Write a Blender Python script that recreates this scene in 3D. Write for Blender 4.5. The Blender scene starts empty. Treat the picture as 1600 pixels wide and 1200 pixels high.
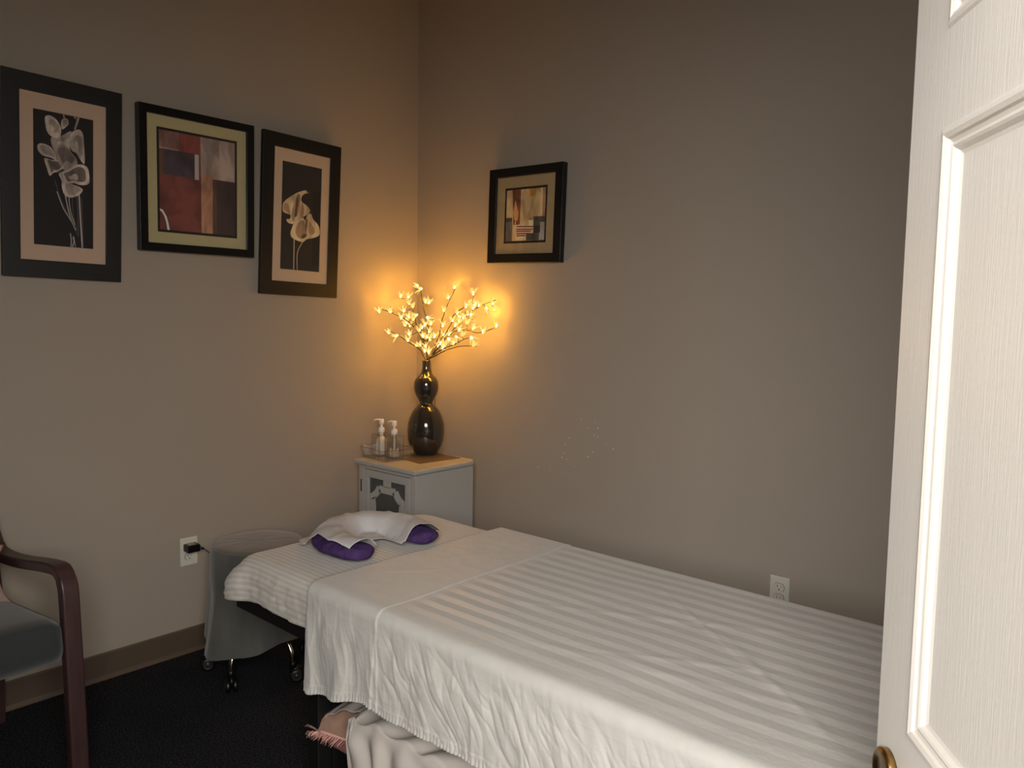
import bpy, bmesh, math, random
from mathutils import Vector, Matrix, noise
from mathutils.geometry import delaunay_2d_cdt
R = math.radians
sc = bpy.context.scene
COL = sc.collection
random.seed(7)

# ------------------------------------------------------------------ camera
def make_camera():
    cx, cy, cz = 2.93032, -2.58509, 1.34890
    yaw, pit, rol, f = R(41.36751), R(-4.62464), R(0.87933), 1178.3988
    fw = Vector((-math.sin(yaw)*math.cos(pit), math.cos(yaw)*math.cos(pit), math.sin(pit)))
    rt = Vector((math.cos(yaw), math.sin(yaw), 0)); up = rt.cross(fw)
    rt2 = rt*math.cos(rol) + up*math.sin(rol); up2 = rt2.cross(fw)
    cam = bpy.data.cameras.new('camera'); o = bpy.data.objects.new('camera', cam); COL.objects.link(o)
    m = Matrix((rt2, up2, -fw)).transposed().to_4x4(); m.translation = (cx, cy, cz)
    o.matrix_world = m
    cam.sensor_width = 36; cam.sensor_fit = 'HORIZONTAL'; cam.lens = f/1600*36; cam.clip_start = .02
    sc.camera = o
make_camera()

# ------------------------------------------------------------------ world, light, exposure
w = bpy.data.worlds.new('world'); sc.world = w; w.use_nodes = True
w.node_tree.nodes['Background'].inputs[0].default_value = (.62, .78, 1, 1)
w.node_tree.nodes['Background'].inputs[1].default_value = .5
# area lamp for daylight from behind the camera; the hallway glazing is made up
def area(name, loc, rot, sx, sy, e, col):
    l = bpy.data.lights.new(name, 'AREA'); l.shape = 'RECTANGLE'; l.size = sx; l.size_y = sy
    l.energy = e; l.color = col
    o = bpy.data.objects.new(name, l); COL.objects.link(o); o.location = loc; o.rotation_euler = rot
    return o
# frame of the unseen entry wall, angled to suit the daylight: x along the wall from the hinge jamb, y out into the hallway, z up
DM = Matrix(((-.823, .568, 0, 3.126), (-.568, -.823, 0, -2.226), (0, 0, 1, 0), (0, 0, 0, 1)))
hl = area('hallway_daylight', (0, 0, 0), (0, 0, 0), 4.6, 1.5, 470, (1, .97, .93))
hl.matrix_world = DM @ Matrix.Translation((.4, 1.75, 2.22)) @ Matrix.Rotation(R(-90), 4, 'X')
sc.view_settings.view_transform = 'Standard'; sc.view_settings.look = 'None'
sc.view_settings.gamma = 1; sc.view_settings.exposure = 0.0
sc.view_settings.use_curve_mapping = False
sc.cycles.use_denoising = True
sc.cycles.max_bounces = 8; sc.cycles.diffuse_bounces = 5; sc.cycles.transparent_max_bounces = 12
sc.cycles.caustics_reflective = False; sc.cycles.caustics_refractive = False

# ------------------------------------------------------------------ materials
def lin(c):
    return tuple(((x/255)/12.92 if x/255 <= .04045 else (((x/255)+.055)/1.055)**2.4) for x in c)
def mat(name, col, rough=.6, metal=0, spec=.5, bump=None, var=None, emit=None, sheen=0, coat=0, alpha=1, trans=0, lin_in=False):
    m = bpy.data.materials.new(name); m.use_nodes = True
    nt = m.node_tree; b = nt.nodes['Principled BSDF']
    c = col if lin_in else lin(col)
    b.inputs['Base Color'].default_value = (*c, 1)
    b.inputs['Roughness'].default_value = rough; b.inputs['Metallic'].default_value = metal
    b.inputs['Specular IOR Level'].default_value = spec
    b.inputs['Sheen Weight'].default_value = sheen; b.inputs['Coat Weight'].default_value = coat
    b.inputs['Coat Roughness'].default_value = .08
    b.inputs['Alpha'].default_value = alpha; b.inputs['Transmission Weight'].default_value = trans
    tc = nt.nodes.new('ShaderNodeTexCoord')
    if bump:      # list of (scale, strength, distance, stretch)
        prev = None
        for (s, st, d, stretch) in bump:
            mp = nt.nodes.new('ShaderNodeMapping'); mp.inputs['Scale'].default_value = stretch
            nt.links.new(tc.outputs['Object'], mp.inputs[0])
            n = nt.nodes.new('ShaderNodeTexNoise'); n.inputs['Scale'].default_value = s; n.inputs['Detail'].default_value = 4
            nt.links.new(mp.outputs[0], n.inputs['Vector'])
            bp = nt.nodes.new('ShaderNodeBump'); bp.inputs['Strength'].default_value = st; bp.inputs['Distance'].default_value = d
            nt.links.new(n.outputs[0], bp.inputs['Height'])
            if prev: nt.links.new(prev.outputs[0], bp.inputs['Normal'])
            prev = bp
        nt.links.new(prev.outputs[0], b.inputs['Normal'])
    if var:       # (scale, amount, stretch)
        s, a, stretch = var
        mp = nt.nodes.new('ShaderNodeMapping'); mp.inputs['Scale'].default_value = stretch
        nt.links.new(tc.outputs['Object'], mp.inputs[0])
        n = nt.nodes.new('ShaderNodeTexNoise'); n.inputs['Scale'].default_value = s; n.inputs['Detail'].default_value = 5
        nt.links.new(mp.outputs[0], n.inputs['Vector'])
        cr = nt.nodes.new('ShaderNodeValToRGB')
        cr.color_ramp.elements[0].position = .3; cr.color_ramp.elements[1].position = .7
        cr.color_ramp.elements[0].color = (*[x*(1-a) for x in c], 1)
        cr.color_ramp.elements[1].color = (*[min(1, x*(1+a)) for x in c], 1)
        nt.links.new(n.outputs[0], cr.inputs[0]); nt.links.new(cr.outputs[0], b.inputs['Base Color'])
    if emit:
        b.inputs['Emission Color'].default_value = (*emit[0], 1); b.inputs['Emission Strength'].default_value = emit[1]
    return m
ONE = (1, 1, 1)
WALL = mat('taupe_wall_paint', (0, 0, 0), .75, spec=.25, bump=[(220, .12, .002, ONE)], lin_in=False)
def setc(m, c): m.node_tree.nodes['Principled BSDF'].inputs['Base Color'].default_value = (*c, 1)
setc(WALL, (.35, .30, .245))
CEIL = mat('ceiling_white', (190, 186, 178), .9)
SPECK = mat('bare_plaster_specks', (225, 215, 200), .8)
BASEB = mat('taupe_rubber_base', (84, 71, 59), .5, var=(6, .08, ONE))
CARPET = mat('dark_carpet', (23, 25, 29), 1, spec=.1, bump=[(260, 1, .006, ONE)])
def carpet_nodes():
    nt = CARPET.node_tree; b = nt.nodes['Principled BSDF']; tc = nt.nodes.new('ShaderNodeTexCoord')
    n = nt.nodes.new('ShaderNodeTexNoise'); n.inputs['Scale'].default_value = 190; n.inputs['Detail'].default_value = 3
    n2 = nt.nodes.new('ShaderNodeTexNoise'); n2.inputs['Scale'].default_value = 5; n2.inputs['Detail'].default_value = 3
    cr = nt.nodes.new('ShaderNodeValToRGB'); e = cr.color_ramp.elements
    e[0].position = .42; e[0].color = (.007, .008, .011, 1); e[1].position = .72; e[1].color = (.062, .065, .075, 1)
    mx = nt.nodes.new('ShaderNodeMix'); mx.data_type = 'RGBA'; mx.blend_type = 'MULTIPLY'; mx.inputs[0].default_value = .4
    nt.links.new(tc.outputs['Object'], n.inputs['Vector']); nt.links.new(tc.outputs['Object'], n2.inputs['Vector'])
    nt.links.new(n.outputs[0], cr.inputs[0]); nt.links.new(cr.outputs[0], mx.inputs[6]); nt.links.new(n2.outputs[0], mx.inputs[7])
    nt.links.new(mx.outputs[2], b.inputs['Base Color'])
carpet_nodes()
DOORW = mat('door_white_paint', (208, 203, 195), .42, bump=[(40, .22, .0014, (9, 9, .45))])
TRIMW = mat('trim_white_paint', (222, 216, 206), .4)
BRASS = mat('antique_brass', (176, 140, 84), .28, 1, var=(60, .35, ONE))
BRASSD = mat('tarnished_brass_face', (120, 92, 56), .35, 1, var=(90, .5, ONE))
BLACKF = mat('matte_black_wood', (20, 18, 17), .45, bump=[(60, .2, .001, (1, 1, 8))])
BLACKG = mat('satin_black_wood', (12, 12, 13), .3)
BROWNF = mat('black_brown_wood', (24, 19, 16), .45)
TABLEW = mat('black_table_wood', (8, 8, 8), .55)
MAT_TAN = mat('pinkish_mat_board', (206, 176, 152), .9, var=(300, .04, ONE))
MAT_TAN2 = mat('beige_mat_board', (206, 182, 154), .9, var=(300, .04, ONE))
MAT_GRN = mat('sage_mat_board', (190, 178, 134), .9, var=(200, .04, ONE))
MAT_SAND = mat('sand_mat_board', (172, 150, 110), .9, var=(200, .06, ONE))
WHITEC = mat('cabinet_white_paint', (176, 172, 165), .4)
DARKIN = mat('dark_gap', (18, 18, 18), .8)
VASE = mat('brown_glazed_ceramic', (44, 40, 36), .1, spec=.7, coat=.6, var=(3, .15, ONE))
MATP = mat('brown_woven_mat', (104, 88, 72), .38, var=(80, .1, (1, 6, 1)))
PLASTW = mat('white_plastic', (232, 228, 220), .35)
LOTION = mat('white_lotion', (226, 218, 206), .45)
BRANCH = mat('dark_brown_wire_branch', (20, 11, 8), .6)
CORD = mat('black_cord', (10, 10, 11), .45)
PLUGB = mat('black_plastic', (12, 12, 13), .35)
LABELG = mat('grey_sticker', (150, 146, 142), .5)
PLATE = mat('white_outlet_plastic', (206, 202, 190), .35)
SLOT = mat('dark_slot', (25, 22, 20), .7)
PURPLE = mat('purple_plush', (74, 53, 98), .97, spec=.1, bump=[(240, .8, .003, ONE), (30, .8, .012, ONE)], var=(20, .3, ONE))
PAPER = mat('white_nonwoven_cover', (186, 182, 180), .9, bump=[(30, .35, .004, ONE), (260, .2, .001, ONE)])
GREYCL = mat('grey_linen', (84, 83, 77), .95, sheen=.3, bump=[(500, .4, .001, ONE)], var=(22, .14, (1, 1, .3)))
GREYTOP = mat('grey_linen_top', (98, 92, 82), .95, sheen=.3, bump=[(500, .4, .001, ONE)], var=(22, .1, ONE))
CHROME = mat('chrome', (225, 215, 195), .12, 1)
BLKRUB = mat('black_caster', (10, 10, 10), .4)
GREYPL = mat('grey_wheel_hub', (70, 70, 70), .3, .6)
CHAIRW = mat('dark_mahogany', (62, 42, 41), .38, bump=[(30, .15, .001, (2, 2, 14))], var=(25, .18, (3, 3, .4)))
CHAIRF = mat('teal_grey_upholstery', (43, 47, 46), .95, sheen=.25, bump=[(420, .5, .0015, ONE)], var=(260, .12, ONE))
PINKCL = mat('faded_pink_cushion', (166, 144, 134), .95, bump=[(400, .4, .001, ONE)], var=(16, .08, ONE))
PINK = mat('salmon_pink_cushion', (158, 124, 106), .95, bump=[(300, .6, .002, ONE)], var=(40, .12, ONE))
PINKD = mat('dusky_pink_cushion', (160, 108, 102), .95, bump=[(200, .8, .003, ONE)], var=(60, .2, (1, 1, .3)))
PIPING = mat('pale_pink_piping', (226, 178, 160), .8)
GREYSH = mat('pale_grey_jersey_cloth', (178, 170, 162), .85, bump=[(6, .3, .02, ONE)])
OFFW = mat('off_white_towel', (200, 196, 186), .95, bump=[(300, .7, .003, ONE)])
TABLEV = mat('black_vinyl', (10, 10, 11), .5)

def sheet_mat(name, col, period, lo, hi, rough, bumps, stripe_fade=None):
    m = mat(name, col, rough, spec=.3, sheen=.2, bump=bumps)
    nt = m.node_tree; b = nt.nodes['Principled BSDF']
    uv = nt.nodes.new('ShaderNodeUVMap'); sp = nt.nodes.new('ShaderNodeSeparateXYZ'); nt.links.new(uv.outputs[0], sp.inputs[0])
    mul = nt.nodes.new('ShaderNodeMath'); mul.operation = 'MULTIPLY'; mul.inputs[1].default_value = 2*math.pi/period
    nt.links.new(sp.outputs['Y'], mul.inputs[0])
    sn = nt.nodes.new('ShaderNodeMath'); sn.operation = 'SINE'; nt.links.new(mul.outputs[0], sn.inputs[0])
    mr = nt.nodes.new('ShaderNodeMapRange'); mr.interpolation_type = 'SMOOTHSTEP'; mr.inputs[1].default_value = -.25; mr.inputs[2].default_value = .25
    nt.links.new(sn.outputs[0], mr.inputs[0])
    mx = nt.nodes.new('ShaderNodeMix'); mx.data_type = 'RGBA'; c = lin(col)
    mx.inputs[6].default_value = (*[x*lo for x in c], 1); mx.inputs[7].default_value = (*[min(1, x*hi) for x in c], 1)
    # stripes fade out towards the hem and down the near side
    def edge(sock, a, b_):
        e = nt.nodes.new('ShaderNodeMapRange'); e.interpolation_type = 'SMOOTHSTEP'; e.inputs[1].default_value = a; e.inputs[2].default_value = b_
        nt.links.new(sock, e.inputs[0]); return e.outputs[0]
    fac = mr.outputs[0]
    if stripe_fade:
        ex = edge(sp.outputs['X'], *stripe_fade[0]); ey = edge(sp.outputs['Y'], *stripe_fade[1])
        m1 = nt.nodes.new('ShaderNodeMath'); m1.operation = 'MULTIPLY'; nt.links.new(ex, m1.inputs[0]); nt.links.new(ey, m1.inputs[1])
        m2 = nt.nodes.new('ShaderNodeMix'); m2.data_type = 'FLOAT'; m2.inputs[2].default_value = .62
        nt.links.new(m1.outputs[0], m2.inputs[0]); nt.links.new(fac, m2.inputs[3]); fac = m2.outputs[0]
    nt.links.new(fac, mx.inputs[0])
    rr = nt.nodes.new('ShaderNodeMapRange'); rr.inputs[3].default_value = rough+.12; rr.inputs[4].default_value = rough-.14
    nt.links.new(fac, rr.inputs[0]); nt.links.new(rr.outputs[0], b.inputs['Roughness']); nt.links.new(mx.outputs[2], b.inputs['Base Color'])
    # stripes are a denser weave: a little proud of the ground weave
    prev = b.inputs['Normal'].links[0].from_node
    bp = nt.nodes.new('ShaderNodeBump'); bp.inputs['Strength'].default_value = .25; bp.inputs['Distance'].default_value = .0008
    nt.links.new(mr.outputs[0], bp.inputs['Height']); nt.links.new(prev.outputs[0], bp.inputs['Normal'])
    nt.links.new(bp.outputs[0], b.inputs['Normal'])
    return m
SHEET = sheet_mat('white_satin_stripe_sheet', (184, 181, 175), .050, .80, 1.04, .58, [(7, .4, .014, (1, 1, 1)), (26, .35, .004, (1, 1.6, 1)), (600, .15, .0005, ONE)], stripe_fade=((1.55, 1.62), (.74, .60)))
FITTED = sheet_mat('white_narrow_stripe_sheet', (190, 184, 175), .0185, .87, 1.03, .7, [(14, .3, .006, ONE), (600, .15, .0005, ONE)])

def glass_mat(name, tint, gloss_rough=.03, amount=.08, fres=1.5, haze=0):
    m = bpy.data.materials.new(name); m.use_nodes = True; nt = m.node_tree; nt.nodes.clear()
    out = nt.nodes.new('ShaderNodeOutputMaterial'); tr = nt.nodes.new('ShaderNodeBsdfTransparent'); gl = nt.nodes.new('ShaderNodeBsdfGlossy')
    tr.inputs[0].default_value = (*tint, 1); gl.inputs['Roughness'].default_value = gloss_rough
    fr = nt.nodes.new('ShaderNodeLayerWeight'); fr.inputs[0].default_value = .5
    pw = nt.nodes.new('ShaderNodeMath'); pw.operation = 'POWER'; pw.inputs[1].default_value = 5; nt.links.new(fr.outputs['Facing'], pw.inputs[0])
    add = nt.nodes.new('ShaderNodeMath'); add.operation = 'MULTIPLY_ADD'; add.use_clamp = True; add.inputs[1].default_value = .8; add.inputs[2].default_value = .03+amount
    nt.links.new(pw.outputs[0], add.inputs[0])
    mx = nt.nodes.new('ShaderNodeMixShader'); nt.links.new(add.outputs[0], mx.inputs[0])
    if haze:
        df = nt.nodes.new('ShaderNodeBsdfDiffuse'); df.inputs[0].default_value = (.7, .7, .68, 1)
        m2 = nt.nodes.new('ShaderNodeMixShader'); m2.inputs[0].default_value = haze
        nt.links.new(tr.outputs[0], m2.inputs[1]); nt.links.new(df.outputs[0], m2.inputs[2]); nt.links.new(m2.outputs[0], mx.inputs[1])
    else: nt.links.new(tr.outputs[0], mx.inputs[1])
    nt.links.new(gl.outputs[0], mx.inputs[2]); nt.links.new(mx.outputs[0], out.inputs[0])
    return m
PGLASS = glass_mat('picture_glass', (.99, .99, .99), .03, 0, 1.3)
ACRYL = glass_mat('clear_acrylic', (.96, .955, .945), .05, .02, 1.42, .03)
ACEDGE = glass_mat('clear_acrylic_edge', (.62, .57, .50), .1, .10, 1.42, .10)
CGLASS = glass_mat('green_tinted_glass', (.22, .28, .27), .08, .05, 1.6, .1)

def emis(name, col, s):
    m = bpy.data.materials.new(name); m.use_nodes = True; nt = m.node_tree; nt.nodes.clear()
    o = nt.nodes.new('ShaderNodeOutputMaterial'); e = nt.nodes.new('ShaderNodeEmission')
    e.inputs[0].default_value = (*col, 1); e.inputs[1].default_value = s; nt.links.new(e.outputs[0], o.inputs[0]); return m
BULB = emis('warm_bulb_glow', (1, .45, .05), 400)
PETAL = emis('glowing_petal', (1, .62, .17), 1.2)

# ------------------------------------------------------------------ mesh helpers
class MB:
    def __init__(s): s.v = []; s.f = []; s.m = []; s.mats = []; s.uv = None
    def mi(s, m):
        if m not in s.mats: s.mats.append(m)
        return s.mats.index(m)
    def add(s, vs, fs, m):
        b = len(s.v); s.v += [tuple(v) for v in vs]; k = s.mi(m)
        for f in fs: s.f.append(tuple(b+i for i in f)); s.m.append(k)
    def box(s, lo, hi, m, M=None):
        x0, y0, z0 = lo; x1, y1, z1 = hi
        vs = [Vector(p) for p in [(x0,y0,z0),(x1,y0,z0),(x1,y1,z0),(x0,y1,z0),(x0,y0,z1),(x1,y0,z1),(x1,y1,z1),(x0,y1,z1)]]
        if M: vs = [M @ v for v in vs]
        s.add(vs, [(0,3,2,1),(4,5,6,7),(0,1,5,4),(1,2,6,5),(2,3,7,6),(3,0,4,7)], m)
    def tube(s, pts, rad, m, n=10, cap=True, flat=1.0):
        pts = [Vector(p) for p in pts]; k = len(pts)
        if not hasattr(rad, '__len__'): rad = [rad]*k
        prevn = None; rings = []
        for i, p in enumerate(pts):
            t = (pts[min(i+1, k-1)] - pts[max(i-1, 0)]).normalized()
            if prevn is None:
                a = Vector((0, 0, 1)) if abs(t.z) < .9 else Vector((1, 0, 0)); nn = t.cross(a).normalized()
            else: nn = (prevn - t*prevn.dot(t)).normalized()
            prevn = nn; bb = t.cross(nn)
            rings.append([p + (nn*math.cos(2*math.pi*j/n) + bb*math.sin(2*math.pi*j/n)*flat)*rad[i] for j in range(n)])
        vs = [v for r in rings for v in r]; fs = []
        for i in range(k-1):
            for j in range(n): fs.append((i*n+j, i*n+(j+1) % n, (i+1)*n+(j+1) % n, (i+1)*n+j))
        if cap: fs.append(tuple(range(n-1, -1, -1))); fs.append(tuple((k-1)*n+j for j in range(n)))
        s.add(vs, fs, m)
    def lathe(s, prof, c, m, n=32, M=None, capb=True, capt=True):
        vs = []; fs = []
        for r, z in prof:
            for j in range(n):
                a = 2*math.pi*j/n; v = Vector((r*math.cos(a), r*math.sin(a), z))
                if M: v = M @ v
                vs.append(v + Vector(c))
        k = len(prof)
        for i in range(k-1):
            for j in range(n): fs.append((i*n+j, i*n+(j+1) % n, (i+1)*n+(j+1) % n, (i+1)*n+j))
        if capb: fs.append(tuple(range(n-1, -1, -1)))
        if capt: fs.append(tuple((k-1)*n+j for j in range(n)))
        s.add(vs, fs, m)
    def prism(s, poly, d0, d1, m, axis='y', M=None):   # poly in plane perpendicular to axis
        def P(a, b, d): return {'y': Vector((a, d, b)), 'z': Vector((a, b, d)), 'x': Vector((d, a, b))}[axis]
        n = len(poly); vs = [P(a, b, d0) for a, b in poly] + [P(a, b, d1) for a, b in poly]
        if M: vs = [M @ v for v in vs]
        fs = [tuple(range(n)), tuple(range(2*n-1, n-1, -1))] + [(i, i+n, (i+1) % n + n, (i+1) % n) for i in range(n)]
        s.add(vs, fs, m)
    def build(s, name, parent=None, smooth=False, bevel=0, seg=2, local=False, recalc=True, subsurf=0, solid=0, angle=40):
        me = bpy.data.meshes.new(name)
        off = Vector((0, 0, 0)); 
        if parent is not None and not local: off = abs_loc(parent)
        me.from_pydata([tuple(Vector(v) - off) for v in s.v], [], s.f)
        for m in s.mats: me.materials.append(m)
        for p, k in zip(me.polygons, s.m): p.material_index = k; p.use_smooth = smooth
        if recalc:
            bm = bmesh.new(); bm.from_mesh(me); bmesh.ops.recalc_face_normals(bm, faces=bm.faces); bm.to_mesh(me); bm.free()
        if s.uv:
            ul = me.uv_layers.new(name='UVMap')
            for lp in me.loops: ul.data[lp.index].uv = s.uv[lp.vertex_index]
        o = bpy.data.objects.new(name, me); COL.objects.link(o)
        if parent is not None: o.parent = parent
        if solid:
            md = o.modifiers.new('solid', 'SOLIDIFY'); md.thickness = solid; md.offset = -1
        if bevel:
            md = o.modifiers.new('bevel', 'BEVEL'); md.width = bevel; md.segments = seg; md.limit_method = 'ANGLE'; md.angle_limit = R(angle)
            for p in me.polygons: p.use_smooth = True
            wn = o.modifiers.new('wn', 'WEIGHTED_NORMAL'); wn.keep_sharp = True
        if subsurf:
            md = o.modifiers.new('sub', 'SUBSURF'); md.levels = subsurf; md.render_levels = subsurf
        return o
def abs_loc(o):
    v = Vector((0, 0, 0))
    while o: v += o.location; o = o.parent
    return v
def thing(name, label, cat, loc, group=None, rot=(0, 0, 0)):
    o = bpy.data.objects.new(name, None); COL.objects.link(o); o.location = loc; o.rotation_euler = rot
    o.empty_display_size = .05
    o['label'] = label; o['category'] = cat
    if group: o['group'] = group
    return o
def tag(o, label, cat, group=None):
    o['label'] = label; o['category'] = cat
    if group: o['group'] = group
    return o
def struct(o): o['kind'] = 'structure'; return o
def catmull(P, n=6):
    P = [Vector(p) for p in P]; out = []
    for i in range(len(P)-1):
        a = P[max(i-1, 0)]; b = P[i]; c = P[i+1]; d = P[min(i+2, len(P)-1)]
        for k in range(n):
            t = k/n
            out.append(.5*((2*b) + (c-a)*t + (2*a-5*b+4*c-d)*t*t + (3*b-a-3*c+d)*t**3))
    out.append(P[-1]); return out
def smooth01(x): x = max(0, min(1, x)); return x*x*(3-2*x)
def nz(x, y=0, z=0): return noise.noise(Vector((x, y, z)))

# ------------------------------------------------------------------ room shell
XE = 3.55      # wall with the doorway
YB = -3.4      # wall behind
H = 3.05
DW, DH = .84, 2.06     # doorway in the angled wall
b = MB(); b.box((-.1, -7.5, -.05), (7.5, .1, 0), CARPET); struct(b.build('floor'))
def dl(s_, t_): v = DM @ Vector((s_, t_, 0)); return (v.x, v.y)
rm = [(-.1, .1), (XE+.1, .1), (XE+.1, -1.93), dl(-.505, .12), dl(2.08, .12), (1.4, YB-.1), (-.1, YB-.1)]
b = MB(); b.prism(list(reversed(rm)), H, H+.06, CEIL, 'z'); struct(b.build('ceiling'))
b = MB(); b.box((-.1, YB-.1, 0), (0, .1, H), WALL); struct(b.build('wall_left'))
b = MB(); b.box((0, 0, 0), (XE, .1, H), WALL)
for i, (x, z) in enumerate([(1.083,.911),(1.135,.916),(1.12,.939),(.986,.858),(.967,.827),(.963,.79),(.95,.769),(.976,.764),(1.113,.813),(1.119,.884),(1.136,.879),(1.215,.838),(1.177,.854),(.883,.703),(.818,.708),(1.05,.945),(1.09,.79),(1.02,.74)]):
    r = (.0026, .0034, .002, .0026, .0028)[i % 5]*.8
    b.prism([(x+r*math.cos(a*1.05)*(1+.4*nz(i, a)), z+r*math.sin(a*1.05)*(1+.5*nz(a, i))) for a in range(6)], -.0006, .001, SPECK)
struct(b.build('wall_right'))
b = MB(); b.box((0, YB-.1, 0), (1.45, YB, H), WALL); struct(b.build('wall_back'))
b = MB(); b.box((XE, -1.95, 0), (XE+.1, .1, H), WALL); struct(b.build('wall_side'))
b = MB(); b.box((-.53, 0, 0), (-.02, .12, H), WALL, DM); b.box((DW+.02, 0, 0), (2.06, .12, H), WALL, DM)
b.box((-.02, 0, DH+.02), (DW+.02, .12, H), WALL, DM); struct(b.build('wall_entry'))
# door casing
b = MB()
b.box((-.02, -.015, 0), (0, .135, DH+.02), TRIMW, DM); b.box((DW, -.015, 0), (DW+.02, .135, DH+.02), TRIMW, DM)
b.box((0, -.015, DH), (DW, .135, DH+.02), TRIMW, DM)
b.box((DW+.02, -.018, 0), (DW+.07, 0, DH+.07), TRIMW, DM); b.box((-.07, -.018, 0), (-.02, 0, DH+.07), TRIMW, DM)
b.box((-.02, -.018, DH+.02), (DW+.02, 0, DH+.07), TRIMW, DM)
struct(b.build('trim_1', bevel=.003))
# unseen hallway beyond the doorway, its high glazing invented to shape the daylight
h0, h1, hd = -2.4, 3.2, 1.85
b = MB(); b.box((h0, .12, 3.1), (h1, hd+.1, 3.16), CEIL, DM); struct(b.build('ceiling_hall'))
b = MB(); b.box((h0-.1, .12, 0), (h0, hd+.1, 3.1), WALL, DM); struct(b.build('wall_hall_east'))
b = MB(); b.box((h1, .12, 0), (h1+.1, hd+.1, 3.1), WALL, DM); struct(b.build('wall_hall_west'))
b = MB(); b.box((h0, .0, 0), (-.53, .12, 3.1), WALL, DM); b.box((2.06, .0, 0), (h1, .12, 3.1), WALL, DM); struct(b.build('wall_hall_inner'))
b = MB(); b.box((h0, hd, 0), (-1.95, hd+.1, 3.1), WALL, DM); b.box((2.75, hd, 0), (h1, hd+.1, 3.1), WALL, DM)
b.box((-1.95, hd, 3.0), (2.75, hd+.1, 3.1), WALL, DM); struct(b.build('wall_hall_end'))
b = MB()
for x in (-1.95, -.79, .37, 1.53, 2.69): b.box((x, hd+.02, 1.4), (x+.06, hd+.08, 3.0), TRIMW, DM)
b.box((-1.95, hd+.02, 2.94), (2.75, hd+.08, 3.0), TRIMW, DM); b.box((-1.95, hd+.02, 1.4), (2.75, hd+.08, 1.46), TRIMW, DM)
struct(b.build('added_window_1'))  # unseen high window frame, added to go with the daylight lamp
b = MB(); b.box((-1.95, hd, 0), (2.75, hd+.1, 1.4), WALL, DM); struct(b.build('wall_hall_sill'))
def baseboard(name, p0, p1, nrm):
    prof = [(0, 0), (.016, 0), (.013, .003), (.0095, .008), (.0075, .016), (.0065, .096), (.004, .1), (0, .1)]
    p0 = Vector(p0); p1 = Vector(p1); nrm = Vector(nrm); b = MB(); vs = []
    for p in (p0, p1):
        for d, z in prof: vs.append(p + nrm*d + Vector((0, 0, z)))
    n = len(prof)
    b.add(vs, [tuple(range(n)), tuple(range(2*n-1, n-1, -1))] + [(i, i+n, (i+1) % n+n, (i+1) % n) for i in range(n)], BASEB)
    struct(b.build(name))
baseboard('baseboard_left', (0, YB, 0), (0, 0, 0), (1, 0, 0))
baseboard('baseboard_right', (0.02, 0, 0), (XE, 0, 0), (0, -1, 0))

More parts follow.
